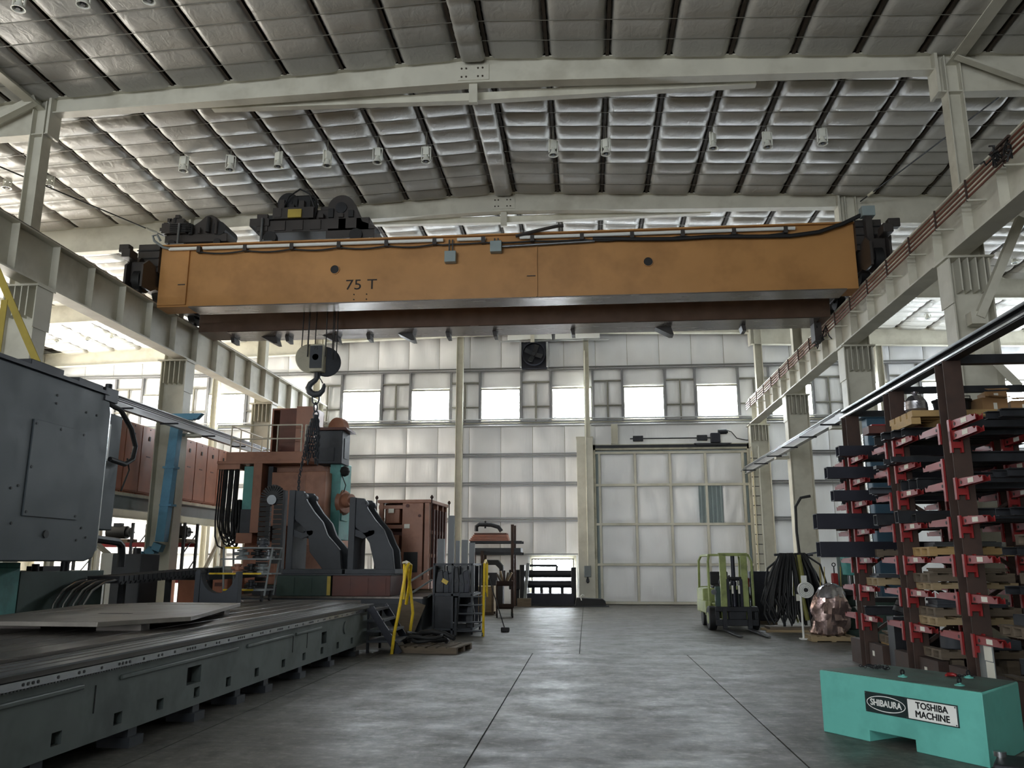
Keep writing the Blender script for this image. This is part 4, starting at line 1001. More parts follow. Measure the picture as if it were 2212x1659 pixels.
for i, x in enumerate((-15.4, -13.4, -12.6+0.05)):
    if i == 2: continue
    t = thing('electric_motor', ['black motor on the red-beamed rack, seen past the grey head', 'black motor on the red-beamed rack right of the blue duct'][i], 'motor', (x, 26.4, 2.39))
    B().box(-0.5, 0.5, -0.3, 0.3, 0, 0.10).mk('skid', 'oldwood', t)
    B().cyl((-0.35, 0, 0.32), (0.3, 0, 0.32), 0.21, n=18).mk('stator', 'black', t); B().cyl((0.3, 0, 0.32), (0.42, 0, 0.32), 0.16).mk('end_bell', 'darksteel', t)
    B().cyl((0.42, 0, 0.32), (0.55, 0, 0.32), 0.03).mk('shaft', 'steel', t); B().box(-0.15, 0.1, -0.1, 0.1, 0.5, 0.62).mk('terminal_box', 'darksteel', t)
# blue duct on the second left column
t = thing('blue_duct', 'blue painted square duct running down the second left column', 'duct', (-11.75, 22.2, 1.6))
B().beam((-11.55, 22.25, 5.75), (-11.72, 22.25, 2.3), 0.26, 0.26, up=(0,1,0)).mk('duct', 'bluepaint', t, world=True, bevel=0.01)
for z in (4.35, 3.3): B().box(-11.80, -11.45, 22.10, 22.40, z-0.03, z+0.03).mk('joint_band', 'bluepaint', t, world=True)
for k in range(3):
    a = math.radians(20+25*k); p = Vector((-11.76-0.10*k-0.05*k*k, 22.25, 2.25-0.16*k)); q = p + Vector((-math.sin(a)*0.2, 0, -math.cos(a)*0.2))
    B().beam(p, q, 0.25, 0.25, up=(0,1,0)).mk('elbow', 'bluepaint', t, world=True)
B().box(-12.2, -11.1, 22.25, 22.42, 5.72, 5.90).prism([(-11.1, 5.90), (-10.85, 5.90), (-11.0, 5.74), (-11.1, 5.74)], 'y', 22.25, 22.42).mk('bracket', 'bluepaint', t, world=True)
# yellow brace at the left edge
t = thing('yellow_brace', 'worn yellow diagonal brace and post at the left edge above the head', 'brace', (-11.2, 14.5, 4.7))
B().angle((-11.55, 14.5, 7.50), (-10.3, 14.5, 5.30), 0.14, 0.02, up=(0,1,0)).mk('diagonal', 'oldyellow', t, world=True)
B().angle((-11.22, 14.48, 6.75), (-11.22, 14.48, 5.70), 0.13, 0.02, up=(0,1,0)).mk('post', 'oldyellow', t, world=True)
B().box(-11.6, -10.1, 14.4, 14.6, 5.18, 5.28).mk('foot_rail', 'darksteel', t, world=True)

# ---------------------------------------------------------------- floor plate platform and the orange boring mill
pf = thing('floor_plate', 'dark cast iron floor plate with T-slots behind the planer bed', 'platform', (-6, 22.5, 0))
PF = lambda b, n, m, **k: b.mk(n, m, pf, world=True, **k)
PF(B().box(-9.0, -4.0, 20.4, 26.0, 0, 0.885), 'casting', 'castgrey', bevel=0.01)
for k in range(8): PF(B().box(-9.0, -3.97, 20.35+0.70*k, 20.35+0.70*k+0.66, 0.885, 0.93), 'plate_strip', 'tabletop')
for k in range(3): PF(B().box(-8.2+1.4*k, -7.2+1.4*k, 20.36, 20.40, 0.15, 0.75), 'side_panel', 'castgrey', bevel=0.01)
bm_ = thing('boring_mill', 'tall orange boring mill with railed platform and hanging hoses', 'machine', (-9.1, 25, 0))
BM = lambda b, n, m, **k: b.mk(n, m, bm_, world=True, **k)
BM(B().box(-10.9, -9.05, 24.2, 27.5, 0, 1.1).box(-9.05, -7.2, 26.05, 27.5, 0, 1.1).box(-9.05, -7.5, 24.1, 26.05, 0.95, 1.35), 'base', 'darkgreen', bevel=0.02)
BM(B().box(-10.35, -7.8, 24.6, 27.0, 1.35, 4.66).box(-10.3, -9.1, 24.6, 27.0, 1.1, 1.35), 'column', 'machine_orange', bevel=0.02)
BM(B().box(-9.95, -9.68, 24.0, 24.6, 2.6, 4.66), 'way_cover', 'machine_orange', bevel=0.01)
BM(B().box(-10.32, -9.97, 24.2, 24.6, 3.3, 4.6), 'teal_carriage', 'teal', bevel=0.01)
BM(B().box(-10.32, -9.97, 24.15, 24.6, 2.6, 3.3).box(-9.6, -9.45, 24.3, 24.6, 2.4, 4.6), 'dark_carriage', 'castgrey')
BM(B().box(-9.40, -8.10, 24.1, 24.6, 2.8, 4.40).box(-9.2, -8.9, 24.2, 24.6, 1.2, 2.8), 'front_panel', 'machine_orange', bevel=0.015)
BM(B().box(-10.4, -9.9, 24.1, 24.5, 2.3, 2.6), 'terminal_box', 'machine_orange', bevel=0.01)
BM(B().box(-8.15, -7.55, 23.5, 24.2, 2.2, 4.35), 'slide_cover', 'machine_orange', bevel=0.02)
BM(B().box(-7.62, -7.28, 24.1, 25.2, 2.4, 4.7), 'ram_column', 'teal', bevel=0.02)
BM(B().box(-7.45, -7.24, 24.2, 24.9, 2.95, 3.85), 'spindle_head', 'teal', bevel=0.03)
BM(B().cyl((-7.24, 24.35, 3.5), (-7.14, 24.3, 3.5), 0.38, 0.32, n=20).cyl((-7.14, 24.3, 3.56), (-6.95, 24.2, 3.56), 0.22, 0.18, n=20), 'spindle_nose', 'machine_orange')
BM(B().cyl((-6.95, 24.2, 3.57), (-6.86, 24.15, 3.57), 0.08).cyl((-6.86, 24.15, 3.57), (-6.78, 24.1, 3.57), 0.035), 'spindle', 'steel')
BM(B().lathe([(0.02,-0.16),(0.12,-0.11),(0.16,0),(0.12,0.11),(0.02,0.16)], (-7.20, 24.2, 4.42), 14), 'counterweight', 'rubber')
BM(B().tube([(-7.28, 24.2, 4.3), (-7.15, 24.2, 4.0), (-7.2, 24.2, 3.8)], 0.015, 5), 'counterweight_wire', 'black')
BM(B().cyl((-7.5, 24.4, 1.35), (-7.5, 24.4, 2.6), 0.14), 'post', 'grey')
fb = BM(B().box(-8.0, -7.22, 23.9, 24.7, 4.62, 5.62), 'motor_box', 'castgrey', bevel=0.02)
B().prism([(-8.15, 5.62), (-7.05, 5.62), (-7.1, 5.70), (-8.1, 5.70)], 'y', 23.8, 24.8).mk('lid', 'redbrown', fb, world=True)
B().box(-7.9, -7.45, 23.87, 23.9, 4.7, 5.1).mk('panel', 'darksteel', fb, world=True); B().box(-7.22, -7.2, 24.1, 24.5, 4.8, 5.4).mk('fan_panel', 'darksteel', fb, world=True)
BM(B().cyl((-7.75, 24.9, 5.85), (-7.65, 25.1, 5.85), 0.34, n=24), 'pulley', 'machine_orange')
# platform with rail and open cabinet
BM(B().prism([(-11.1, 24.0), (-8.35, 24.0), (-7.95, 24.9), (-7.95, 26.9), (-11.1, 26.9)], 'z', 4.66, 4.74), 'platform_lip', 'machine_orange')
BM(B().prism([(-10.85, 24.05), (-8.40, 24.05), (-8.02, 24.9), (-8.02, 26.8), (-10.85, 26.8)], 'z', 4.74, 5.02), 'platform', 'machine_orange', bevel=0.01)
def rail(pts, posts, name='handrail'):
    for z in (5.42, 5.84): BM(B().tube([(x, y_, z) for x, y_ in pts], 0.022, 8), name, 'cream')
    for x, y_ in posts: BM(B().cyl((x, y_, 5.02), (x, y_, 5.84), 0.022, n=8), 'rail_post', 'cream')
rail([(-10.75, 24.1), (-8.55, 24.1)], [(-10.75, 24.1), (-9.6, 24.1), (-9.3, 24.1), (-8.55, 24.1)])
rail([(-10.8, 24.15), (-10.8, 26.6)], [(-10.8, 24.9), (-10.8, 25.8), (-10.8, 26.6)])
rail([(-8.45, 24.15), (-8.08, 24.95), (-8.08, 26.5)], [(-8.45, 24.15), (-8.22, 24.65), (-8.08, 25.3), (-8.08, 26.4)])
rail([(-10.75, 26.65), (-9.9, 26.65)], [(-10.2, 26.65)])
cb = BM(B().box(-9.75, -9.70, 24.7, 25.6, 5.02, 6.42).box(-8.42, -8.37, 24.7, 25.6, 5.02, 6.42).box(-9.75, -8.37, 25.55, 25.6, 5.02, 6.42).box(-9.75, -8.37, 24.7, 25.6, 6.42, 6.47).box(-8.95, -8.42, 24.75, 25.55, 5.02, 6.42), 'open_cabinet', 'machine_orange')
B().box(-9.70, -8.95, 25.4, 25.55, 5.05, 6.40).mk('interior', 'black', cb, world=True)
for k in range(6): B().box(-9.66, -9.42, 25.3, 25.4, 5.1+0.18*k, 5.2+0.18*k).mk('relay', 'darksteel', cb, world=True)
B().box(-9.62, -9.48, 25.25, 25.3, 6.25, 6.35).mk('tag', 'paper', cb, world=True)
Rd = Matrix.Rotation(math.radians(-12), 3, 'Z')
b = B(); b.cbox((-9.18, 24.62, 5.75), (0.60, 0.04, 1.36), Rd); b.mk('door', 'redbrown', cb, world=True)
b = B(); b.cbox((-8.62, 24.55, 5.78), (0.55, 0.04, 1.42), Matrix.Rotation(math.radians(8), 3, 'Z')); d_ = b.mk('door', 'machine_orange', cb, world=True)
B().box(-8.75, -8.65, 24.48, 24.52, 5.68, 5.70).mk('handle', 'steel', d_, world=True)
BM(B().box(-8.15, -7.98, 24.9, 25.5, 5.05, 5.55), 'notice_panel', 'boxgrey')
# hoses hanging in a bundle of loops
for k in range(14):
    x0 = -11.06 + 0.045*k; y_ = 24.15 + 0.05*(k % 4); zb = 2.15 + 0.06*((k*5) % 7); wd = 0.34 - 0.02*(k % 5); x1 = min(x0 + wd + 0.15, -10.38)
    pts = [(x0, y_, 4.62), (x0-0.01, y_, 3.9), (x0-0.03, y_, 3.0), (x0, y_, zb+0.35), (x0+(x1-x0)*0.2, y_, zb+0.08), ((x0+x1)/2, y_+0.03, zb), (x0+(x1-x0)*0.8, y_+0.05, zb+0.08), (x1, y_+0.06, zb+0.4), (x1, y_+0.05, 3.1), (x1-0.03, y_+0.05, 3.6)]
    BM(B().tube(pts, 0.026, 6), 'hose', 'rubber' if k % 5 else 'darksteel')
BM(B().box(-11.1, -10.4, 24.05, 24.5, 4.50, 4.66), 'hose_clamp', 'machine_orange')

# angle plates on blocks
def angle_plate(loc, W, H, label, two=0.5):
    t = thing('angle_plate', label, 'angle plate', loc)
    B().box(0, 0.16, 0, 1.1, 0, H).mk('face_plate', 'castgrey', t, bevel=0.01)
    B().box(-0.04, W+0.05, -0.05, 1.15, 0, 0.12).mk('foot', 'castgrey', t, bevel=0.01)
    for y_ in (0.05, two+0.35):
        outer = [(0.1, H), (0.36, H-0.02), (0.46, H-0.28), (0.66, H-0.56), (0.90, H-0.82), (1.04, H-1.15), (W-0.06, 0.6), (W, 0.1)]
        inner = [(W-0.48, 0.1), (0.60, 0.55), (0.54, H-1.15), (0.40, H-0.95), (0.16, H-0.75)]
        B().prism(outer + inner, 'y', y_, y_+0.14).mk('rib', 'castgrey', t, bevel=0.012)
        B().prism([(0.14, 0.95), (0.36, 0.88), (0.64, 0.98), (0.64, 1.10), (0.40, 1.02), (0.14, 1.12)], 'y', y_, y_+0.14).mk('cross_web', 'castgrey', t)
        B().ring((0.36, y_-0.01, H-0.16), (0.36, y_+0.15, H-0.16), 0.10, 0.06, 16).mk('lifting_eye', 'castgrey', t)
    B().box(0.50, 0.66, 0.05, 1.0, 1.0, 1.08).mk('bracket', 'steel', t)
    return t
angle_plate((-7.66, 20.9, 1.46), 1.45, 2.12, 'dark grey ribbed angle plate nearest the orange mill')
angle_plate((-6.05, 20.9, 1.46), 1.20, 1.92, 'dark grey ribbed angle plate standing on the dark red block')
for (x0, x1, m_, l, m2) in ((-7.75, -6.36, 'darkgreen', 'dark green iron block under the first angle plate', 'oldyellow'), (-6.32, -4.85, 'redbrown', 'dark red iron block under the second angle plate', 'redbrown')):
    t = thing('iron_block', l, 'block', (x0, 20.6, 0.93))
    B().box(0, x1-x0, 0, 1.5, 0, 0.50).mk('body', m_, t, bevel=0.012); B().box(-0.02, x1-x0+0.02, -0.02, 1.52, 0.50, 0.53).mk('lip', 'castgrey', t)
    for k in range(3): B().box(0.08+k*0.45, 0.46+k*0.45, -0.015, 0, 0.06, 0.44).mk('side_panel', m_, t)
    if m2 == 'oldyellow': B().box(x1-x0-0.09, x1-x0, -0.018, -0.015, 0.02, 0.48).mk('yellow_edge', m2, t)
# vertical cable carrier in front of the mill
t = thing('cable_carrier', 'black upright cable carrier with rounded top before the mill', 'cable carrier', (-8.35, 21.6, 0.93))
pts = [(-0.20+0.2*(1-math.cos(math.radians(a)))*1.0, 0, 2.45+0.26*math.sin(math.radians(a))) for a in range(0, 181, 12)]
path = [(-0.2, 0, 0.2+0.13*k) for k in range(18)] + pts + [(0.2, 0, 2.45-0.13*k) for k in range(1, 14)]
for i in range(len(path)-1):
    p, q = Vector(path[i]), Vector(path[i+1])
    b = B(); b.beam(p, p.lerp(q, 0.82), 0.30, 0.12, up=(0,1,0.01)); b.mk('carrier_link', 'black', t)
B().cyl((0,-0.12,2.45),(0,0.1,2.45),0.13,n=18).mk('hub', 'steel', t); B().box(0.30,0.36,-0.1,0.1,0,2.7).mk('guide_post', 'darksteel', t); B().box(-0.3,0.4,-0.3,0.3,0,0.2).mk('base', 'darksteel', t)
# shelf cart with yellow edge tape on the table end
t = thing('shelf_cart', 'steel shelf cart with yellow edge tape and jumbled fittings', 'cart', (-6.95, 17.3, 0.95))
for (x0, x1, z, ys) in ((-0.62, 0.30, 0.22, ((-0.60, -0.35), (-0.20, 0.05))), (-0.95, 0.42, 0.55, ((-0.92, -0.35), (-0.3, 0.2))), (-0.70, 0.42, 0.85, ()), (-0.65, 0.42, 1.08, ((-0.62, -0.3),))):
    s_ = B().box(x0, x1, -0.25, 0.30, z, z+0.03).mk('shelf', 'grey', t)
    for a, c in ys: B().box(a, c, -0.262, -0.25, z, z+0.035).mk('yellow_tape', 'yellow', s_)
for x in (-0.60, 0.28):
    for y_ in (-0.22, 0.27): B().cyl((x, y_, 0.12), (x+(0.12 if x > 0 else -0.06), y_, 1.10), 0.022, n=8).mk('post', 'grey', t)
for x in (-0.5, 0.22):
    for y_ in (-0.2, 0.25): B().cyl((x-0.02, y_, 0.06), (x+0.02, y_, 0.06), 0.06, n=14).box(x-0.02, x+0.02, y_-0.02, y_+0.02, 0.06, 0.23).mk('caster', 'rubber', t)
rn = random.Random(5)
for i, (x, z) in enumerate(((-0.42, 0.58), (-0.12, 0.58), (0.12, 0.58), (-0.35, 0.88), (0.0, 0.88), (0.25, 0.88), (-0.1, 0.25), (0.1, 1.11))):
    f = thing('machine_fitting', ['orange casting on the shelf cart, middle shelf left end', 'black valve body at the centre of the shelf cart', 'grey flanged pipe piece on the shelf cart middle shelf', 'long grey casting on the upper shelf of the cart', 'black flanged fitting on the upper shelf of the cart', 'small steel clamp on the upper shelf of the cart', 'dark roller on the bottom shelf of the cart', 'dark bracket on top of the shelf cart'][i], 'fitting', (-6.95+x, 17.3, 0.95+z))
    m_ = ['machine_orange', 'black', 'grey', 'grey', 'black', 'steel', 'darksteel', 'castgrey'][i]
    s_ = rn.uniform(0.8, 1.2)
    B().lathe([(0.05,0),(0.10*s_,0.0),(0.10*s_,0.04),(0.06,0.06),(0.06,0.14),(0.09*s_,0.15),(0.09*s_,0.18),(0.03,0.19)], (0,0,0), 12).mk('body', m_, f)
    B().cyl((-0.13*s_,0,0.10),(0.13*s_,0,0.10),0.035, n=10).mk('stub', m_, f)

# orange frame housing on the floor plate
t = thing('orange_crate_frame', 'tall orange machine housing with open bays and corner rods', 'housing', (-5.05, 24.2, 0.93), math.radians(-3))
B().box(-0.75, 0.75, -1.1, 1.1, 0.10, 0.35).mk('bottom_frame', 'machine_orange', t, bevel=0.01)
B().box(-0.78, 0.78, -1.12, 1.12, 2.46, 2.55).mk('top_frame', 'machine_orange', t, bevel=0.01)
B().box(-0.05, 0.55, -1.10, -0.2, 0.35, 2.46).mk('front_panel', 'machine_orange', t, bevel=0.01)
B().box(-0.70, -0.05, -0.6, 1.0, 0.35, 2.46).box(-0.05, 0.6, -0.2, 1.0, 0.35, 2.46).mk('inner_body', 'redbrown', t)
for z in (1.0, 1.75, 2.3): B().box(-0.75, -0.05, -1.08, -0.95, z, z+0.10).mk('cross_bar', 'machine_orange', t)
for z in (1.15, 1.9): B().box(-0.55, -0.15, -1.02, -0.62, z, z+0.42).mk('bay_box', 'machine_orange', t, bevel=0.02)
for x in (-0.73, 0.60): B().box(x, x+0.12, -1.10, -0.98, 0.35, 2.46).mk('corner_post', 'machine_orange', t)
for y_ in (-0.95, -0.2, 0.5, 0.98): B().box(0.62, 0.74, y_, y_+0.14, 0.35, 2.46).mk('side_post', 'machine_orange', t)
for z in (0.95, 1.6): B().box(0.62, 0.74, -1.0, 1.05, z, z+0.1).mk('side_bar', 'machine_orange', t)
for k in range(5): B().box(0.70, 0.78, -0.7+0.35*k, -0.6+0.35*k, 0.6, 2.3).mk('side_pipe', 'redbrown', t)
for x, y_ in ((-0.80, -1.13), (0.80, -1.13), (0.80, 1.13), (-0.8, 1.13)):
    B().cyl((x, y_, 0.05), (x, y_, 2.62), 0.018, n=8).mk('corner_rod', 'rust', t); B().lathe([(0.0,2.68),(0.04,2.64),(0.05,2.60),(0.02,2.56)], (x, y_, 0), 8).mk('rod_nut', 'rust', t)
for p in ((-0.45, 2.18), (0.02, 1.75)): B().box(p[0], p[0]+0.16, -1.135, -1.115, p[1], p[1]+0.12).mk('paper_tag', 'paper', t)
for y_ in (-0.8, 0.8): B().box(-0.8, 0.8, y_-0.1, y_+0.1, 0, 0.10).mk('skid', 'oldwood', t)
B().cyl((0.10, -1.11, 2.38), (0.10, -1.14, 2.38), 0.05).cyl((0.45, -1.11, 2.1), (0.45, -1.14, 2.1), 0.04).mk('plug', 'redbrown', t)
B().box(0.02, 0.42, -1.115, -1.10, 0.55, 1.1).mk('opening', 'black', t)

# ---------------------------------------------------------------- rolling work stand with upright tubes, stairs
pm('tubegrey', (0.36, 0.37, 0.38), 0.5, metal=0.2, var=0.15)
ws = thing('work_stand', 'steel work stand with sloping rails and stairs beside the floor plate', 'work stand', (-3.50, 21.2, 0))
WS = lambda b, n, m, **k: b.mk(n, m, ws, **k)
for x in (-0.35, 0.12, 0.62):
    for y_ in (-0.1, 1.5): WS(B().beam((x, y_, 0), (x, y_, 1.72), 0.05, 0.05), 'post', 'castgrey')
for z in (0.12, 0.95, 1.70):
    for y_ in (-0.1, 1.5): WS(B().beam((-0.35, y_, z), (0.62, y_, z), 0.05, 0.05), 'rail', 'castgrey')
    for x in (-0.35, 0.62): WS(B().beam((x, -0.1, z), (x, 1.5, z), 0.05, 0.05), 'rail', 'castgrey')
for z0 in (0.95, 1.30, 1.60): WS(B().beam((-0.4, -0.12, z0+0.02), (-0.80, -0.85, z0-0.30), 0.035, 0.035), 'sloping_rail', 'grey')
WS(B().beam((-0.80, -0.85, 0.0), (-0.80, -0.85, 1.32), 0.04, 0.04), 'post', 'castgrey')
WS(B().box(-0.33, 0.6, -0.08, 1.48, 0.97, 1.0), 'deck', 'darksteel')
WS(B().box(-0.33, 0.6, -0.08, 1.48, 0.14, 0.16), 'lower_deck', 'darksteel')
WS(B().box(-0.32, 0.10, -0.09, -0.07, 0.16, 0.92), 'kick_panel', 'darksteel'); WS(B().box(-0.36, -0.34, -0.05, 1.45, 0.2, 1.66), 'side_panel', 'darksteel'); WS(B().box(-0.30, 0.58, 1.42, 1.44, 0.2, 1.66), 'back_panel', 'bluebar')
for k in range(5): WS(B().box(0.30, 0.95, -0.55+0.09*k, -0.35+0.09*k, 0.10+0.2*k, 0.13+0.2*k), 'stair_tread', 'castgrey')
for x in (0.30, 0.95): WS(B().beam((x, -0.6, 0), (x, -0.05, 1.0), 0.03, 0.12), 'stringer', 'castgrey')
WS(B().tube([(0.97, -0.6, 0.0), (0.97, -0.55, 0.9), (0.97, -0.45, 1.72), (0.97, -0.2, 1.80), (0.97, 0.1, 1.72), (0.97, 0.1, 0.9)], 0.03, 8), 'yellow_handrail', 'yellow')
WS(B().tube([(0.28, -0.6, 0.0), (0.28, -0.5, 0.9)], 0.03, 8), 'post', 'castgrey')
for k, (x, y_, h, w_) in enumerate(((-0.28, 0.1, 2.35, 0.17), (-0.02, 0.15, 2.95, 0.15), (0.16, 0.1, 2.30, 0.10), (0.34, 0.1, 2.32, 0.15), (0.52, 0.2, 2.25, 0.14))):
    t = thing('steel_tube', 'grey upright steel tube standing in the work stand, %s' % ['leftmost', 'the tallest', 'the slimmest', 'second from the right', 'rightmost'][k], 'tube', (-3.50+x, 21.55+y_, 1.0), group='upright tubes in the work stand')
    B().rtube((0,0,0), (0,0,h-1.0), w_, 0.12, 0.012, up=(0,1,0)).mk('tube', 'tubegrey', t)
rn = random.Random(9)
for k in range(7):
    t = thing('stored_part', 'dark machine part stored inside the work stand, %s' % ['at the left', 'with yellow tape', 'beside the yellow tape', 'at the centre', 'behind the rail', 'near the stairs', 'at the bottom'][k], 'machine part', (-3.72+0.13*k, 21.26+0.03*(k % 3), 1.0 if k < 6 else 0.16))
    h = rn.uniform(0.48, 0.68)
    B().prism([(-0.10, 0), (0.10, 0), (0.11, h*0.5), (0.06, h), (-0.06, h*0.9), (-0.11, h*0.4)], 'y', -0.07, 0.07).mk('casting', ['darksteel', 'castgrey', 'bluebar'][k % 3], t, bevel=0.015)
    B().cyl((0, -0.09, h*0.45), (0, 0.09, h*0.45), 0.05, n=12).mk('boss', 'darksteel', t)
    if k == 1: B().cbox((0.0, -0.10, h*0.5), (0.16, 0.01, 0.10), Matrix.Rotation(0.5, 3, 'Y')).mk('yellow_tape', 'yellow', t)
# yellow-railed steps at the bed end
st = thing('access_steps', 'access steps with yellow tube handrails at the end of the bed', 'steps', (-3.95, 16.6, 0))
for k in range(4): B().box(-0.42-0.0*k, 0.25-0.16*k, 0.05, 1.15, 0.20+0.2*k, 0.24+0.2*k).mk('tread', 'bluebar' if k == 3 else 'castgrey', st)
for y_ in (0.05, 1.15): B().beam((0.25, y_, 0.0), (-0.35, y_, 0.86), 0.04, 0.14).mk('stringer', 'bluebar', st)
for x, y_ in ((-0.4, 0.1), (-0.4, 1.1)): B().beam((x, y_, 0), (x, y_, 0.85), 0.05, 0.05).mk('leg', 'darksteel', st)
B().tube([(0.12, -0.04, 0), (0.16, -0.04, 0.4), (0.22, -0.04, 0.70), (0.30, -0.03, 1.2), (0.36, -0.02, 1.64), (0.40, 0.04, 1.72), (0.42, 0.14, 1.70), (0.36, 0.3, 1.3), (0.28, 0.42, 0.92)], 0.032, 8).mk('handrail', 'yellow', st, smooth=60)
B().tube([(0.12, 1.55, 0.05), (0.15, 1.55, 0.4), (0.19, 1.55, 0.68), (0.13, 1.52, 1.2), (0.06, 1.48, 1.64), (0.03, 1.42, 1.73), (0.03, 1.3, 1.71), (0.06, 1.2, 1.35), (0.07, 1.15, 0.98)], 0.032, 8).mk('handrail', 'yellow', st, smooth=60)
B().tube([(0.40, 0.04, 1.73), (0.2, 0.7, 1.76), (-0.02, 1.42, 1.74)], 0.03, 8).mk('top_rail', 'cream', st)
t = thing('leaning_board', 'grey board leaning on the floor plate beside the steps', 'board', (-4.30, 20.05, 0))
b = B(); b.cbox((0, 0.1, 0.42), (0.55, 0.03, 0.9), Matrix.Rotation(0.35, 3, 'Y') @ Matrix.Rotation(-0.22, 3, 'X')); b.mk('board', 'oldwood', t)
# pallet of hoses on the floor
t = thing('low_pallet', 'dark wooden pallet lying on the floor by the yellow steps', 'pallet', (-3.1, 17.25, 0), math.radians(-8))
for y_ in (-0.5, 0, 0.5): B().box(-0.62, 0.62, y_-0.05, y_+0.05, 0, 0.10).mk('bearer', 'oldwood', t)
for k in range(6): B().box(-0.62+0.215*k, -0.46+0.215*k, -0.55, 0.55, 0.10, 0.125).mk('slat', 'oldwood', t)
t = thing('coiled_hose', 'black hydraulic hose coiled on the low pallet', 'hose', (-3.3, 17.3, 0.125))
pts = [((0.42-0.02*(k/10))*math.cos(k*0.35)+0.06*math.sin(k*0.8), (0.32)*math.sin(k*0.35), 0.04+0.0035*k+0.02*math.sin(k*1.3)) for k in range(48)]
B().tube(pts, 0.035, 7).mk('coil', 'rubber', t, smooth=60)
B().tube([(-0.3, 0.2, 0.10), (-0.1, 0.1, 0.22), (0.15, -0.05, 0.25), (0.4, 0.0, 0.2), (0.6, -0.1, 0.12)], 0.05, 7).mk('loose_end', 'rubber', t, smooth=60)

# ---------------------------------------------------------------- things along the far wall
t = thing('service_cart', 'small brown two-shelf cart on casters', 'cart', (-2.72, 27.8, 0), 0.12)
for z in (0.28, 1.0): B().box(-0.27, 0.27, -0.4, 0.4, z, z+0.05).box(-0.27, 0.27, -0.4, -0.385, z, z+0.16).box(-0.27, -0.255, -0.4, 0.4, z, z+0.16).box(0.255, 0.27, -0.4, 0.4, z, z+0.16).mk('shelf', 'rust', t)
for x in (-0.25, 0.25):
    for y_ in (-0.38, 0.38):
        B().beam((x, y_, 0.14), (x, y_, 1.15), 0.035, 0.035).mk('leg', 'rust', t); B().cyl((x-0.025, y_, 0.08), (x+0.025, y_, 0.08), 0.08, n=14).mk('caster', 'rubber', t)
t = thing('cart_clutter', 'rags and brown timber offcuts piled on the small cart', 'offcuts', (-2.72, 27.8, 1.05))
for k in range(5):
    b = B(); b.cbox((-0.16+0.08*k, 0, 0.17+0.05*(k % 3)), (0.05, 0.3, 0.34+0.08*(k % 2)), Matrix.Rotation(0.25*(k-2), 3, 'Y')); b.mk('offcut', ['oldwood', 'wood', 'rust'][k % 3], t)
t = thing('push_broom', 'push broom leaning against the work stand', 'broom', (-2.40, 22.3, 0))
B().cyl((0.25, -0.3, 0.10), (-0.20, 0.0, 1.35), 0.014, n=8).mk('handle', 'darksteel', t)
b = B(); b.cbox((0.27, -0.32, 0.06), (0.22, 0.10, 0.11)); b.mk('head', 'rubber', t, bevel=0.02)
t = thing('plank_rack', 'dark steel storage rack with orange planks near the far wall', 'rack', (-3.7, 34.2, 0))
for x, h in ((-0.95, 2.2), (0.72, 3.25), (-0.5, 2.2)):
    for y_ in (-0.5, 0.5): B().box(x-0.06, x+0.06, y_-0.05, y_+0.05, 0, h).mk('upright', 'rust', t)
for z in (2.05, 2.5): 
    for y_ in (-0.5, 0.5): B().box(-1.0, 1.1, y_-0.04, y_+0.04, z, z+0.10).mk('beam', 'darksteel', t)
B().box(-1.0, 1.05, -0.5, 0.5, 2.15, 2.32).mk('drawer_case', 'castgrey', t)
for k in range(5):
    q = thing('orange_plank', 'orange painted plank stacked on the plank rack, %s' % ['bottom front', 'bottom back', 'middle', 'upper', 'topmost'][k], 'plank', (-3.9+0.05*k, 34.2, 2.60+0.065*k), group='planks on the rack')
    B().box(-0.85, 0.75-0.07*k, -0.42, 0.35, 0, 0.055).mk('plank', 'cab_orange' if k < 4 else 'redbrown', q)
t = thing('pipe_elbow', 'dark bent pipe lying on the planks near the far wall', 'pipe', (-4.1, 34.2, 2.92))
B().tube([(-0.42, 0, 0.08), (-0.42, 0, 0.28), (-0.30, 0, 0.36), (0.2, 0, 0.34), (0.5, 0, 0.25), (0.62, 0, 0.08)], 0.085, 10).mk('pipe', 'darksteel', t, smooth=60); B().cyl((-0.05,0,0.2),(-0.05,0,0.5),0.04).mk('handle', 'darksteel', t)
t = thing('bandsaw', 'black arched machine standing under the plank rack', 'machine', (-3.75, 33.3, 0))
B().box(-0.45, 0.45, -0.3, 0.3, 0, 0.85).mk('base', 'black', t, bevel=0.02)
B().prism([(-0.45, 0.85), (-0.45, 1.6), (-0.25, 1.85), (0.25, 1.85), (0.45, 1.6), (0.45, 0.85), (0.32, 0.85), (0.30, 1.5), (0.15, 1.65), (-0.2, 1.65), (-0.32, 1.5), (-0.32, 0.85)], 'y', -0.2, 0.2).mk('arch', 'black', t, bevel=0.02)
B().box(-0.22, 0.2, -0.15, 0.2, 0.85, 1.35).mk('carriage', 'darksteel', t); B().box(-0.18, -0.1, -0.17, -0.15, 1.1, 1.25).mk('label_plate', 'paper', t)
t = thing('timber_crate', 'pale plywood crate near the far wall behind the work stand', 'crate', (-3.9, 29.2, 0))
B().box(-0.7, 0.7, -0.4, 0.4, 0.10, 0.95).mk('panel', 'wood', t)
for x in (-0.68, 0, 0.68): B().box(x-0.04, x+0.04, -0.43, -0.40, 0, 0.98).mk('batten', 'oldwood', t)
for y_ in (-0.35, 0.35): B().box(-0.7, 0.7, y_-0.05, y_+0.05, 0, 0.10).mk('skid', 'oldwood', t)
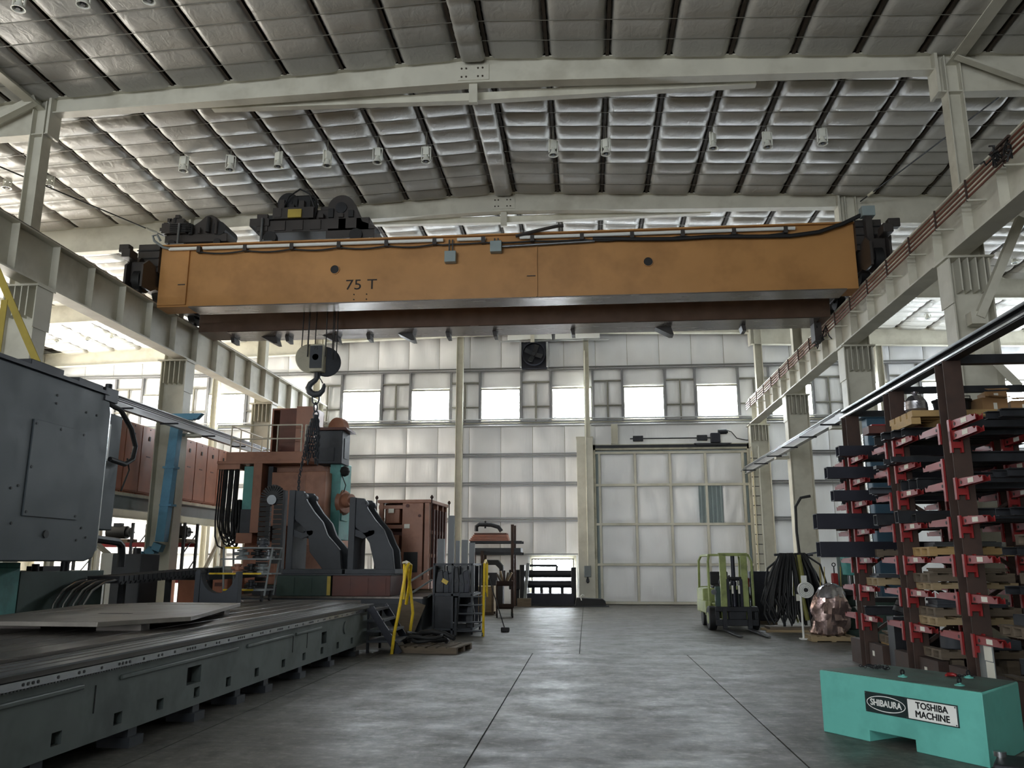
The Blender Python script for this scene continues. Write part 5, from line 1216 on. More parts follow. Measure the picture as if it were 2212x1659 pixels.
# plate rolls in front of the low window
t = thing('plate_rolls', 'dark plate bending rolls in front of the low bright window', 'machine', (-1.55, 35.35, 0))
B().box(-0.95, 1.0, -0.35, 0.35, 0, 0.50).mk('base', 'bluebar', t, bevel=0.02); B().box(-1.0, 1.05, -0.4, 0.4, 0.0, 0.08).mk('skid', 'darksteel', t)
for x in (-1.15, 0.98): B().box(x-0.10, x+0.10, -0.3, 0.3, 0, 1.55 if x > 0 else 1.65).mk('end_frame', 'black', t, bevel=0.02)
for z, r, x0 in ((0.86, 0.15, -1.45), (1.28, 0.15, -1.45)): B().cyl((x0, 0, z), (0.98, 0, z), r, n=18).mk('roll', 'darksteel', t)
B().cyl((-0.9, -0.05, 1.62), (0.3, -0.05, 1.62), 0.05).cyl((0.3, -0.05, 1.62), (0.28, -0.05, 1.40), 0.05).mk('top_bar', 'darksteel', t)
for x in (-0.7, -0.35, 0.0, 0.5): B().cyl((x, 0, 0.5), (x, 0, 0.72), 0.07, n=10).mk('support', 'darksteel', t)
B().box(-1.7, -1.2, -0.25, 0.25, 0.65, 1.45).mk('gear_case', 'black', t, bevel=0.03); B().box(-1.6, -1.3, -0.2, 0.2, 0, 0.65).mk('gear_stand', 'darksteel', t)
t = thing('steel_prop', 'pale square post standing beside the bending rolls', 'post', (-2.55, 34.6, 0))
b = B(); b.beam((0, 0, 0.30), (0.14, 0, 1.72), 0.12, 0.10, up=(0,1,0)); b.mk('post', 'grey', t); B().box(-0.3, 0.25, -0.2, 0.2, 0, 0.32).mk('foot_block', 'oldwood', t)
t = thing('steel_bin', 'low black steel bin beside the boxed column', 'bin', (0.05, 34.9, 0))
B().prism([(-0.55, 0.0), (0.72, 0.0), (0.66, 0.22), (0.55, 0.30), (-0.50, 0.34), (-0.55, 0.2)], 'y', -0.35, 0.35).mk('body', 'black', t, bevel=0.02)
B().tube([(-0.3, -0.36, 0.25), (-0.34, -0.40, 0.40), (-0.26, -0.40, 0.48), (-0.2, -0.38, 0.44)], 0.025, 6).mk('hook', 'whiteplastic', t)
B().box(-0.6, 0.8, -0.4, 0.4, -0.0, 0.05).mk('skid', 'darksteel', t)
# ---------------------------------------------------------------- green counterweight box, right foreground
pm('blueduct', (0.20, 0.32, 0.40), 0.5, var=0.15)
pm('foil', (0.74, 0.64, 0.62), 0.25, metal=0.85, var=0.25, scale=6, bump=0.5, bscale=7)
pm('foil_silver', (0.72, 0.71, 0.73), 0.2, metal=0.9, var=0.25, scale=7, bump=0.5, bscale=8)
pm('plate_dark', (0.15, 0.20, 0.20), 0.35, var=0.1)
pm('letter_white', (0.92, 0.92, 0.90), 0.5, var=0.03)
pm('letter_black', (0.06, 0.07, 0.07), 0.5, var=0.03)
pm('chalk', (0.80, 0.80, 0.80), 0.9, var=0.05)
gb = thing('counterweight_box', 'turquoise steel counterweight box with maker plate in the right foreground', 'counterweight', (2.47, 9.58, 0), math.radians(-56.83))
b = B()
h = 0.622
out = [(0, 0), (0.58, 0), (0.58, 0.107), (1.10, 0.107), (1.10, 0), (1.82, 0), (1.82, h-0.01), (1.81, h), (0.01, h), (0, h-0.01)]
# body: front profile swept back with the right side raked
n = len(out)
b.add([(x, 0, z) for x, z in out] + [((x if x < 1.3 else x - 0.28), 1.0, z) for x, z in out],
      [(i, (i+1) % n, n+(i+1) % n, n+i) for i in range(n)] + [tuple(range(n-1, -1, -1)), tuple(range(n, 2*n))])
b.mk('body', 'greenbox', gb, bevel=0.018)
B().prism([(0.02, 0.02), (1.80, 0.02), (1.53, 0.98), (0.02, 0.98)], 'z', h-0.001, h+0.004).mk('worn_top', 'greentop', gb)
pl = B().box(0.572, 1.575, -0.012, -0.0, 0.288, 0.482).mk('maker_plate', 'plate_dark', gb, bevel=0.003)
B().box(1.062, 1.565, -0.0145, -0.012, 0.298, 0.472).mk('white_panel', 'letter_white', pl)
e = B(); N_ = 48
ov = lambda rx, rz: [(0.815 + rx*math.cos(2*math.pi*i/N_), 0.385 + rz*math.sin(2*math.pi*i/N_)) for i in range(N_)]
oa, ob = ov(0.222, 0.075), ov(0.214, 0.067)
e.add([(x, -0.0145, z) for x, z in oa] + [(x, -0.0145, z) for x, z in ob], [(i, (i+1) % N_, N_+(i+1) % N_, N_+i) for i in range(N_)])
e.mk('oval_ring', 'letter_white', pl)
for w_, m_, x, z, sz, sx in (('SHIBAURA', 'letter_white', 0.815, 0.386, 0.085, 0.90), ('TOSHIBA', 'letter_black', 1.315, 0.424, 0.082, 0.98), ('MACHINE', 'letter_black', 1.315, 0.345, 0.082, 0.98)):
    q = text_mesh(w_, sz, 'lettering', m_, pl, (x, -0.0150, z), (math.pi/2, 0, 0), sx=sx)
    bm = bmesh.new()
    for dx, dz in ((0, 0), (0.0045, 0), (0.0022, 0.0022), (0.0022, -0.0022)):     # heavy strokes
        n0 = len(bm.verts); bm.from_mesh(q.data); bm.verts.ensure_lookup_table()
        for v in bm.verts[n0:]: v.co.x += dx - 0.0022; v.co.y += dz; v.co.z += 0.0003*(dx > 0.003)
    bm.to_mesh(q.data); bm.free()
for x, z in ((0.585, 0.30), (0.585, 0.47), (1.045, 0.30), (1.045, 0.47), (1.555, 0.308), (1.555, 0.462)): B().cyl((x, -0.018, z), (x, -0.012, z), 0.007, n=8).mk('rivet', 'steel', pl)
for x, y_ in ((0.822, 0.266), (1.462, 0.22), (1.168, 0.80)):
    k_ = B().lathe([(0.045, h), (0.045, h+0.012), (0.02, h+0.02), (0.015, h+0.03)], (x, y_, 0), 14).mk('eye_bolt', 'greenbox', gb)
    B().ring((x-0.006, y_, h+0.05), (x+0.006, y_, h+0.05), 0.03, 0.018, 14).mk('eye', 'darksteel', k_)
t = thing('loose_chain', 'dark chain lying on the back left of the turquoise box', 'chain', tuple(WM(gb) @ Vector((0.27, 0.53, h))))
t.rotation_euler = (0, 0, -0.9)
b = B(); rn = random.Random(4)
for i in range(26): link(b, (-0.12+0.011*i+rn.uniform(-0.03, 0.03), rn.uniform(-0.06, 0.06)*math.sin(i), 0.020+0.012*(i % 3)), (1, rn.uniform(-1, 1), 0), (0, 0.3, 1) if i % 2 else (0, 1, 0.1), 0.022, 0.012, 0.005, 8, 4)
b.mk('links', 'darksteel', t)['kind'] = 'stuff'
t = thing('red_hook', 'small red sling hook lying on the turquoise box', 'hook', tuple(WM(gb) @ Vector((1.05, 0.70, h))))
B().tube([(-0.05, 0, 0.02), (-0.02, 0.03, 0.025), (0.03, 0.03, 0.025), (0.05, 0, 0.02), (0.03, -0.025, 0.02)], [0.012, 0.02, 0.02, 0.014, 0.008], 8).mk('hook', 'red', t, smooth=60)
b = B()
for i in range(8): link(b, (0.06+0.022*i, 0.01*math.sin(i*1.4), 0.016), (1, 0.2*math.sin(i), 0), (0, 0, 1) if i % 2 else (0, 1, 0), 0.018, 0.011, 0.0045, 8, 4)
b.mk('chain_tail', 'darksteel', t)
t = thing('steel_trolley_corner', 'dark steel trolley corner cut off at the bottom right edge', 'trolley', (3.60, 7.62, 0), -0.5)
B().box(-0.25, 0.5, -0.3, 0.15, 0.10, 0.16).mk('deck', 'darksteel', t, bevel=0.015)
B().cyl((-0.22, 0.05, 0.16), (-0.22, 0.05, 0.20), 0.05).mk('cap', 'brightsteel', t)
for x in (-0.15, 0.4): B().cyl((x-0.02, -0.05, 0.05), (x+0.02, -0.05, 0.05), 0.05, n=14).box(x-0.015, x+0.015, -0.07, -0.03, 0.05, 0.1).mk('caster', 'rubber', t)

# ---------------------------------------------------------------- cantilever racks
UX = (4.85, 6.45); LV = [3.58, 3.19, 2.80, 2.32, 1.84, 1.37, 0.88]
RK = (('far', 15.4), ('middle', 13.2), ('near', 11.2))
LVN = ['top', 'second', 'third', 'fourth', 'fifth', 'sixth', 'lowest']
def arm_meshes():
    a = B()                                     # arm along -Y, tapered channel
    a.prism([(0, 0.0), (-0.72, 0.015), (-0.72, 0.085), (-0.66, 0.055), (-0.60, 0.095), (0, 0.105)], 'x', -0.045, -0.035)
    a.prism([(0, 0.0), (-0.72, 0.015), (-0.72, 0.085), (-0.66, 0.055), (-0.60, 0.095), (0, 0.105)], 'x', 0.035, 0.045)
    a.prism([(0, 0.095), (-0.60, 0.085), (-0.60, 0.095), (0, 0.105)], 'x', -0.035, 0.035)
    arm = a.mesh('arm', 'red')
    c = B().box(-0.075, -0.05, -0.03, 0.03, -0.16, 0.12).box(0.05, 0.075, -0.03, 0.03, -0.16, 0.12).box(-0.05, 0.05, -0.03, -0.015, -0.10, -0.02); cl = c.mesh('clamp', 'red')
    tg = B().box(-0.049, -0.045, -0.48, -0.33, 0.025, 0.085).mesh('tag', 'paper')
    bo = B().cyl((-0.05, -0.14, 0.05), (-0.044, -0.14, 0.05), 0.022, n=8).mesh('bolt_hole', 'black')
    return arm, cl, tg, bo
ARM, CLAMP, TAG, HOLE = arm_meshes()
for nm_, Y in RK:
    t = thing('cantilever_rack', 'brown steel cantilever rack with red arms, the %s of three on the right' % {'far': 'farthest', 'middle': 'middle one', 'near': 'nearest'}[nm_], 'rack', (5.6, Y, 0))
    for x in UX:
        if nm_ == 'near' and x > 6: continue
        lx = x - 5.6; top = 4.36 if x < 5 else 3.75
        up = B().ibeam((lx, 0, 0), (lx, 0, top), 0.23, 0.27, 0.018, 0.02, up=(0,1,0)).mk('upright', 'rust', t)
        B().box(lx-0.07, lx+0.07, -0.85, -0.12, 0, 0.42).box(lx-0.07, lx+0.07, 0.12, 0.80, 0, 0.42).mk('base_leg', 'rust', t)
        if x < 5: B().box(lx-0.074, lx-0.07, -0.45, -0.36, 0.22, 0.30).mk('label', 'paper', t)
        lv = LV + ([3.40] if nm_ == 'near' and x < 5 else [])
        for z in lv:
            if nm_ == 'near' and z == 3.58: z = 3.55
            if nm_ == 'near' and z == 3.19: z = 3.08
            for sd in (-1, 1):
                if nm_ == 'near' and sd == -1 and z == 3.08: continue
                if nm_ == 'near' and sd == 1 and z == 3.40: continue
                rz = 0 if sd < 0 else math.pi
                a_ = put('arm', ARM, t, (lx-0.07, sd*0.14, z-0.105), (0, 0, rz)); put('clamp', CLAMP, a_, (0, -0.02, 0))
                if sd < 0: put('tag', TAG, a_); put('bolt_hole', HOLE, a_)
                else: put('bolt_hole', HOLE, a_, (0, 0, 0), (0, 0, 0)); a_.scale = (-1, 1, 1)
    if nm_ != 'near':
        for z0, z1 in ((0.5, 1.6), (1.6, 2.7)):
            B().beam((UX[0]-5.6, 0, z0), (UX[1]-5.6, 0, z1), 0.05, 0.05).mk('cross_brace', 'rust', t); B().beam((UX[0]-5.6, 0, z1), (UX[1]-5.6, 0, z0), 0.05, 0.05).mk('cross_brace', 'rust', t)
t = thing('notice_sheets', 'white paper sheets taped to the nearest rack upright', 'notice', (4.77, 11.0, 0.55))
B().box(-0.004, 0.0, -0.30, -0.10, 0.05, 0.22).box(-0.004, 0.0, -0.32, -0.12, -0.18, 0.04).mk('sheet', 'paper', t)
B().box(-0.0, 0.006, -0.33, 0.06, -0.19, 0.23).mk('backing', 'grey', t)
# dark rail on the rack tops
t = thing('rack_top_rail', 'dark steel rail running along the tops of the racks', 'rail', (4.85, 12.5, 4.36))
B().ibeam((4.85, 7.0, 4.43), (4.85, 15.7, 4.43), 0.16, 0.14, 0.015, 0.012).mk('beam', 'darksteel', t, world=True)
B().box(4.80, 4.90, 7.0, 15.7, 4.50, 4.54).mk('rail', 'steel', t, world=True); B().box(4.755, 4.77, 7.0, 15.7, 4.375, 4.40).mk('conductor_strip', 'brightsteel', t, world=True)
B().beam((4.9, 11.2, 4.40), (8.5, 11.2, 4.40), 0.12, 0.12).mk('cross_member', 'darksteel', t, world=True)
B().beam((4.9, 15.3, 4.40), (7.0, 15.3, 4.40), 0.10, 0.10).mk('cross_member', 'darksteel', t, world=True)
B().beam((4.9, 13.2, 4.40), (6.9, 13.2, 4.40), 0.10, 0.10).mk('cross_member', 'darksteel', t, world=True)

# loads -------------------------------------------------------------
SIDE = {-1: 'camera side', 1: 'far side'}
def where(r, sd, l): return 'on the %s rack, %s level, %s' % (r, LVN[l], SIDE[sd])
YR = dict(RK)
CNT = {}
def bar(r, sd, l, off, x0, x1, kind, wd, h, m, desc, dz=0.0, grp=None):
    tail = ''
    if grp: CNT[grp] = CNT.get(grp, 0) + 1; tail = ' and %s from its upright' % ORD[CNT[grp]-1]
    y = YR[r] + sd*(0.14 + off); z = LV[l] + dz + 0.002
    if r == 'near' and l == 0: z -= 0.03
    if r == 'near' and l == 1: z -= 0.11
    t = thing(desc.split('|')[0], '%s %s%s' % (desc.split('|')[1], where(r, sd, l), tail), desc.split('|')[2], ((x0+x1)/2, y, z), group=grp)
    p, q = (x0-(x0+x1)/2, 0, h/2), (x1-(x0+x1)/2, 0, h/2); b = B()
    {'tube': lambda: b.rtube(p, q, wd, h, 0.014), 'i': lambda: b.ibeam(p, q, wd, h, 0.012, 0.012), 'chan': lambda: b.chan(p, q, wd, h, 0.012), 'angle': lambda: b.angle(p, q, h, 0.012), 'flat': lambda: b.beam(p, q, wd, h), 'round': lambda: b.cyl(p, q, h/2, n=14)}[kind]()
    b.mk('section', m, t)
    return t
BT = 'box_tube|dark steel box tube jutting left|tube'
bar('far', -1, 0, 0.30, 4.45, 6.9, 'tube', 0.20, 0.18, 'bluebar', 'box_tube|dark blue box tube|tube')
bar('far', -1, 1, 0.30, 4.22, 6.9, 'tube', 0.18, 0.20, 'bluebar', 'box_tube|hollow dark box tube with pale cut end|tube')
bar('far', -1, 2, 0.30, 4.30, 6.9, 'tube', 0.20, 0.18, 'bluebar', 'box_tube|short dark box tube|tube')
bar('far', -1, 3, 0.28, 3.98, 6.9, 'tube', 0.26, 0.26, 'bluebar', 'box_tube|thick dark box tube jutting far left|tube')
bar('far', -1, 4, 0.28, 4.00, 6.9, 'tube', 0.26, 0.26, 'bluebar', 'box_tube|thick dark box tube with a shackle below|tube')
for l, z in ((0, 3.58), (1, 3.19), (2, 2.8)):
    bar('far', 1, l, 0.25, 4.7, 6.9, 'i', 0.12, 0.14, 'darksteel', 'steel_joist|dark rolled joist|joist')
bar('far', 1, 3, 0.30, 4.6, 6.9, 'chan', 0.2, 0.14, 'rust', 'steel_channel|rusty channel section|channel')
# middle rack, camera side
for k in range(3): bar('middle', -1, 0, 0.08+0.2*k, 4.55+0.08*k, 7.2, 'chan', 0.14, 0.12, 'darksteel', 'steel_channel|dark channel section|channel', grp='channels on the middle rack top level')
for k in range(4): bar('middle', -1, 1, 0.06+0.15*k, 4.60-0.10*(k % 2), 6.9, 'angle', 0.1, 0.09, 'darksteel', 'angle_bar|dark angle bar|bar', grp='angle bars on the middle rack')
for k in range(3): bar('middle', -1, 2, 0.08+0.18*k, 4.75+0.05*k, 7.0, 'i', 0.12, 0.16, 'darksteel', 'steel_joist|dark rolled joist|joist', grp='joists on the middle rack third level')
bar('middle', -1, 3, 0.20, 4.60, 6.8, 'tube', 0.14, 0.18, 'darksteel', 'box_tube|dark open-ended box tube|tube')
bar('middle', -1, 3, 0.45, 4.75, 6.8, 'tube', 0.18, 0.12, 'black', 'box_tube|flat black box tube|tube')
for k in range(3): bar('middle', 1, 1, 0.10+0.17*k, 4.55+0.1*k, 6.9, 'flat', 0.14, 0.05, 'darksteel', 'flat_bar|dark flat bar|bar', grp='flat bars on the middle rack far side')
for k in range(3): bar('middle', 1, 2, 0.10+0.18*k, 4.45+0.1*k, 6.9, 'chan', 0.13, 0.10, 'castgrey', 'steel_channel|grey channel section|channel', grp='channels on the middle rack far side')
for k in range(2): bar('middle', 1, 3, 0.15+0.25*k, 4.5+0.1*k, 6.9, 'tube', 0.16, 0.16, 'darksteel', 'box_tube|dark box tube|tube', grp='box tubes on the middle rack far side')
bar('middle', 1, 0, 0.30, 4.65, 6.9, 'i', 0.16, 0.16, 'black', 'steel_joist|black rolled joist|joist')
bar('far', -1, 6, 0.25, 4.7, 6.8, 'i', 0.14, 0.15, 'darksteel', 'steel_joist|dark rolled joist|joist')
# near rack, camera side (right edge)
for l, n_ in ((0, 2), (2, 2), (3, 3), (4, 2), (5, 2)):
    for k in range(n_): bar('near', -1, l, 0.10+0.2*k, 5.15+0.08*k, 7.6, 'i' if l % 2 == 0 else 'chan', 0.11, 0.10, 'darksteel', 'steel_section|dark rolled section|bar', grp='sections on the near rack level %s' % LVN[l])
for l in (0, 1, 2, 3): bar('near', 1, l, 0.30, 4.95, 7.4, 'i', 0.14, 0.14, 'darksteel', 'steel_joist|dark rolled joist|joist')
# pallets and plates
def pallet(loc, m, label, L=1.15, W=0.62, h=0.13, rz=0.0):
    t = thing('pallet', label, 'pallet', loc, rz)
    for y_ in (-W/2+0.05, 0, W/2-0.05): B().box(-L/2, L/2, y_-0.04, y_+0.04, 0.02, h-0.022).mk('bearer', m, t)
    for k in range(5):
        x = -L/2 + 0.055 + (L-0.11)*k/4; B().box(x-0.055, x+0.055, -W/2, W/2, h-0.022, h).mk('slat', m, t)
        if k % 2 == 0: B().box(x-0.05, x+0.05, -W/2, W/2, 0, 0.02).mk('slat', m, t)
    return t
def plates(loc, n, m, label, L=1.0, W=0.5, th=0.03, rz=0.0, grp=None):
    rn_ = random.Random(int(loc[2]*1000))
    for k in range(n):
        t = thing('steel_plate', label + ('' if n == 1 else ', ' + (['bottom one', 'top one'] if n == 2 else ['bottom one', 'middle one', 'top one'])[k]), 'plate', (loc[0]+rn_.uniform(-0.05, 0.05), loc[1]+rn_.uniform(-0.02, 0.02), loc[2]+k*(th+0.002)), rz+rn_.uniform(-0.03, 0.03), group=(grp or label) if n > 1 else None)
        B().prism([(-L/2, -W/2), (L/2-0.08, -W/2), (L/2, -W/2+0.08), (L/2, W/2), (-L/2+0.05, W/2)], 'z', 0, th).mk('plate', m, t)
xm = 5.42
pallet((xm, 12.72, 1.842), 'yellowwood', 'yellow plywood pallet on the middle rack, fifth level'); plates((xm, 12.72, 1.975), 2, 'steel', 'thin bright sheet on the yellow pallet of the middle rack')
pallet((xm, 12.72, 1.372), 'wood', 'pale pallet on the middle rack, sixth level', h=0.10); pallet((xm-0.03, 12.72, 1.473), 'oldwood', 'grey pallet stacked on the pale one, sixth level'); plates((xm, 12.70, 1.605), 3, 'oldwood', 'weathered board on the middle rack grey pallet, sixth level', th=0.022)
pallet((xm, 12.72, 0.882), 'wood', 'pale pallet on the middle rack, lowest arms', h=0.12, rz=0.03); pallet((xm, 12.72, 1.003), 'oldwood', 'grey pallet stacked on the pale one, lowest arms'); plates((xm, 12.70, 1.136), 3, 'castgrey', 'grey cut plate on the lowest middle rack arms', th=0.035)
pallet((xm, 12.68, 0.44), 'oldwood', 'old grey pallet at the foot of the middle rack', h=0.13)
for r_, y_ in (('middle', 12.68),): 
    t = thing('pallet_stand', 'dark timber bearers under the pallet at the foot of the middle rack', 'bearers', (xm, y_, 0))
    for x in (-0.36, 0.36): B().box(x-0.08, x+0.08, -0.3, 0.3, 0, 0.438).mk('bearer', 'oldwood', t)
for k, (x, w_) in enumerate(((5.12, 0.30), (5.62, 0.58))):
    t = thing('steel_billet', ['round dark steel billet on the bottom pallet of the middle rack', 'flat dark steel billet chalked 3 1/4 on the bottom pallet'][k], 'billet', (x, 12.62, 0.572))
    if k == 0: B().cyl((0, 0, 0), (0, 0, 0.19), 0.17, n=24).mk('billet', 'castgrey', t, bevel=0.012)
    else:
        q = B().box(-0.30, 0.30, -0.24, 0.24, 0, 0.13).mk('billet', 'castgrey', t, bevel=0.01); text_mesh('3¼', 0.09, 'chalk_mark', 'chalk', q, (-0.20, -0.243, 0.065), (math.pi/2, 0, 0))
xf = 5.3
pallet((xf, 14.88, 1.372), 'wood', 'worn pale pallet on the far rack, sixth level', L=0.95); plates((xf, 14.88, 1.505), 2, 'castgrey', 'grey plate on the pale pallet of the far rack', L=0.9)
pallet((xf+0.16, 14.90, 0.30), 'yellowwood', 'yellowed pallet at the foot of the far rack', L=0.95); pallet((xf+0.16, 14.9, 0.432), 'oldwood', 'grey pallet stacked at the foot of the far rack', L=1.0); plates((xf+0.16, 14.9, 0.565), 2, 'oldwood', 'weathered board on the bottom stack of the far rack', L=1.0, th=0.03)
t = thing('pallet_stand', 'cardboard carton under the bottom pallets of the far rack', 'carton', (xf+0.16, 14.9, 0))
B().box(-0.4, 0.4, -0.25, 0.25, 0, 0.298).mk('carton', 'cardboard', t)
pallet((xf, 14.88, 1.842), 'oldwood', 'grey pallet behind the thick tube, far rack fifth level', L=0.8, W=0.25)
t = thing('tyre_stack', 'dark ribbed rubber sleeve leaning between far and middle racks', 'sleeve', (5.05, 14.28, 0.9))
for k in range(7): B().ring((0.0+0.045*k, 0, 0.05+0.085*k), (0.03+0.045*k, 0, 0.12+0.085*k), 0.15, 0.10, 16).mk('rib', 'rubber', t)
B().box(-0.2, 0.5, -0.15, 0.15, -0.9, 0.0).mk('stand', 'darksteel', t)
xn = 5.75
for l, lab in ((4, 'old pallet on the near rack, fifth level'), (5, 'old pallet on the near rack, sixth level')): pallet((xn+0.2, 10.72, LV[l]+0.125), 'oldwood', lab, L=1.2)
pallet((xn, 10.70, 0.30), 'oldwood', 'large grey pallet at the foot of the near rack', L=1.5); pallet((xn, 10.70, 0.882), 'oldwood', 'grey pallet on the lowest arms of the near rack', L=1.45)
t = thing('pallet_stand', 'dark plate stack under the large pallet of the near rack', 'plate stack', (xn, 10.7, 0)); B().box(-0.7, 0.7, -0.3, 0.3, 0, 0.14).mk('lower_plate', 'castgrey', t); B().box(-0.68, 0.66, -0.28, 0.3, 0.15, 0.298).mk('upper_plate', 'castgrey', t); B().box(-0.6, 0.6, -0.2, 0.2, 0.14, 0.15).mk('spacer', 'oldwood', t)
plates((xn, 10.70, 0.435), 3, 'castgrey', 'thick grey plate on the large pallet of the near rack', L=1.3, th=0.06)
t = thing('steel_billet', 'grey chalk-marked billet on the lowest arms of the near rack', 'billet', (xn-0.25, 10.62, 1.015)); q = B().box(-0.38, 0.45, -0.22, 0.22, 0, 0.13).mk('billet', 'castgrey', t, bevel=0.01); text_mesh('4½', 0.08, 'chalk_mark', 'chalk', q, (-0.25, -0.223, 0.065), (math.pi/2, 0, 0))
# timber skid and clutter on top of the middle and near racks
sk = thing('timber_skid', 'long yellow timber skid on top of the middle rack', 'skid', (5.85, 12.60, 3.705))
for k in range(5): B().box(-1.15+0.48*k, -1.02+0.48*k, -0.40, 0.40, 0, 0.10).mk('bearer', 'yellowwood', sk)
for y_ in (-0.36, -0.12, 0.12, 0.36): B().box(-1.15, 1.3, y_-0.09, y_+0.09, 0.10, 0.19).mk('runner', 'yellowwood', sk)
z = 3.897
t = thing('plastic_bag_bundle', 'clear plastic bag bundle on the timber skid', 'bag', (4.98, 12.7, z))
B().lathe([(0.05,0),(0.13,0.02),(0.17,0.10),(0.16,0.22),(0.10,0.30),(0.04,0.33)], (0,0,0), 14).mk('bag', 'foil_silver', t); B().lathe([(0.03,0.33),(0.06,0.37),(0.02,0.38)], (0,0,0), 10).mk('knot', 'foil_silver', t)
for i, x in enumerate((5.38, 5.62)):
    t = thing('black_bucket', ['black bucket with lid on the timber skid, left one', 'wide black bucket on the timber skid, right one'][i], 'bucket', (x, 12.7, z))
    B().lathe([(0.11,0),(0.13,0.02),(0.15,0.20),(0.165,0.21),(0.165,0.24),(0.12,0.25),(0.05,0.27)], (0,0,0), 18).mk('body', 'black', t)
    B().tube([(-0.15,0,0.2),(-0.1,-0.12,0.28),(0.1,-0.12,0.28),(0.15,0,0.2)], 0.008, 6).mk('handle', 'darksteel', t)
for i, (x, w_, hh, rr) in enumerate(((6.02, 0.42, 0.24, 0.25), (6.5, 0.36, 0.20, -0.2), (6.1, 0.3, 0.10, -0.1))):
    t = thing('cardboard_box', ['open cardboard box on the timber skid', 'cardboard box at the right end of the timber skid', 'flattened small carton on the open cardboard box'][i], 'box', (x, 12.72, z + (0.242 if i == 2 else 0)), rr)
    B().box(-w_/2, w_/2, -0.16, 0.16, 0, hh).mk('carton', 'cardboard', t, bevel=0.004)
    b = B(); b.cbox((0, -0.22, hh+0.02), (w_*0.95, 0.14, 0.008), Matrix.Rotation(0.3, 3, 'X')); b.mk('flap', 'cardboard', t); B().box(-0.03, 0.03, -0.162, -0.16, hh*0.3, hh*0.7).mk('label', 'paper', t)
t = thing('red_plate', 'dark red flat tray left of the plastic bag, middle rack top', 'tray', (4.75, 13.55, 3.76))
B().box(-0.25, 0.75, -0.14, 0.14, 0, 0.12).mk('tray', 'redbrown', t); B().box(-0.2, 0.8, -0.15, 0.15, 0.12, 0.14).mk('lid', 'red', t)
t = thing('yellow_straightedge', 'yellow steel bar lying on the floor at the far rack foot', 'bar', (4.85, 13.98, 0))
B().box(-0.55, 0.5, -0.05, 0.05, 0.0, 0.10).mk('bar', 'yellow', t, bevel=0.006)

# ---------------------------------------------------------------- forklift
fk = thing('forklift', 'old olive green forklift facing the camera before the big door', 'forklift', (3.86, 23.3, 0), math.radians(1.5))
FK = lambda b, n, m, **k: b.mk(n, m, fk, **k)
for x in (-0.36, 0.19): FK(B().box(x, x+0.17, -0.45, -0.34, 0.22, 1.98), 'mast_rail', 'forklift', bevel=0.01)
FK(B().box(-0.38, 0.38, -0.45, -0.34, 1.92, 2.0).box(-0.36, 0.36, -0.42, -0.36, 1.05, 1.15), 'mast_crossbar', 'forklift', bevel=0.01)
for x in (-0.19, 0.15): FK(B().box(x-0.02, x+0.05, -0.50, -0.40, 0.25, 1.32), 'inner_mast', 'bluebar')
FK(B().cyl((0, -0.36, 0.25), (0, -0.36, 1.95), 0.055).cyl((0, -0.36, 0.25), (0, -0.36, 1.25), 0.075), 'lift_cylinder', 'bluebar')
FK(B().box(-0.14, -0.12+0.02, -0.43, -0.38, 1.25, 1.42).cyl((-0.16, -0.44, 1.33), (0.18, -0.44, 1.33), 0.05, n=12), 'chain_roller', 'black')
for x in (-0.07, 0.10): FK(B().box(x-0.022, x+0.022, -0.53, -0.515, 0.95, 1.16), 'sticker', 'paper')
for x in (-0.10, 0.08): FK(B().box(x-0.012, x+0.012, -0.515, -0.50, 0.4, 1.3), 'lift_chain', 'darksteel')
FK(B().box(-0.55, 0.55, -0.60, -0.50, 0.14, 0.30).box(-0.55, 0.55, -0.60, -0.50, 0.50, 0.62).box(-0.55, -0.45, -0.60, -0.5, 0.3, 0.5).box(0.45, 0.55, -0.60, -0.5, 0.3, 0.5).box(-0.20, 0.24, -0.58, -0.5, 0.3, 0.5), 'carriage', 'darksteel', bevel=0.01)
for x in (-0.38, 0.26): FK(B().box(x, x+0.11, -0.66, -0.60, 0.04, 0.58).prism([(-0.66, 0.03), (-2.55, 0.03), (-2.55, 0.04), (-0.66, 0.08)], 'x', x, x+0.11), 'fork', 'darksteel')
FK(B().box(-0.50, 0.50, 0.05, 1.75, 0.28, 0.62).box(-0.50, -0.15, 0.1, 1.2, 0.62, 0.68), 'chassis', 'forklift', bevel=0.03)
FK(B().box(-0.66, -0.50, 0.25, 1.75, 0.40, 0.72), 'side_step', 'forklift', bevel=0.02)
FK(B().box(-0.64, 0.50, 0.75, 1.85, 0.62, 1.05), 'hood', 'forklift', bevel=0.04)
FK(B().prism([(1.85, 0.2), (2.25, 0.35), (2.3, 0.8), (2.1, 1.08), (1.85, 1.08)], 'x', -0.52, 0.52), 'counterweight', 'forklift', bevel=0.03)
FK(B().box(-0.35, 0.15, 0.75, 1.2, 1.05, 1.13).box(-0.35, 0.15, 1.15, 1.25, 1.13, 1.5), 'seat', 'black', bevel=0.03)
FK(B().box(-0.45, 0.45, -0.15, 0.02, 0.5, 1.12), 'dash', 'darkgreen', bevel=0.02)
FK(B().ring((-0.12, 0.14, 1.22), (-0.12, 0.18, 1.25), 0.18, 0.155, 20).cyl((-0.12, 0.0, 1.0), (-0.12, 0.16, 1.23), 0.02), 'steering_wheel', 'black')
for x in (-0.60, 0.56):
    FK(B().tube([(x, -0.05, 0.6), (x, -0.05, 1.78), (x*0.92, 0.05, 1.94), (x*0.92, 1.35, 1.94), (x, 1.5, 1.80), (x, 1.62, 1.0)], 0.035, 8), 'guard_post', 'forklift')
for k in range(6): FK(B().box(-0.54, 0.52, 0.05+0.24*k, 0.10+0.24*k, 1.93, 1.98), 'guard_bar', 'forklift')
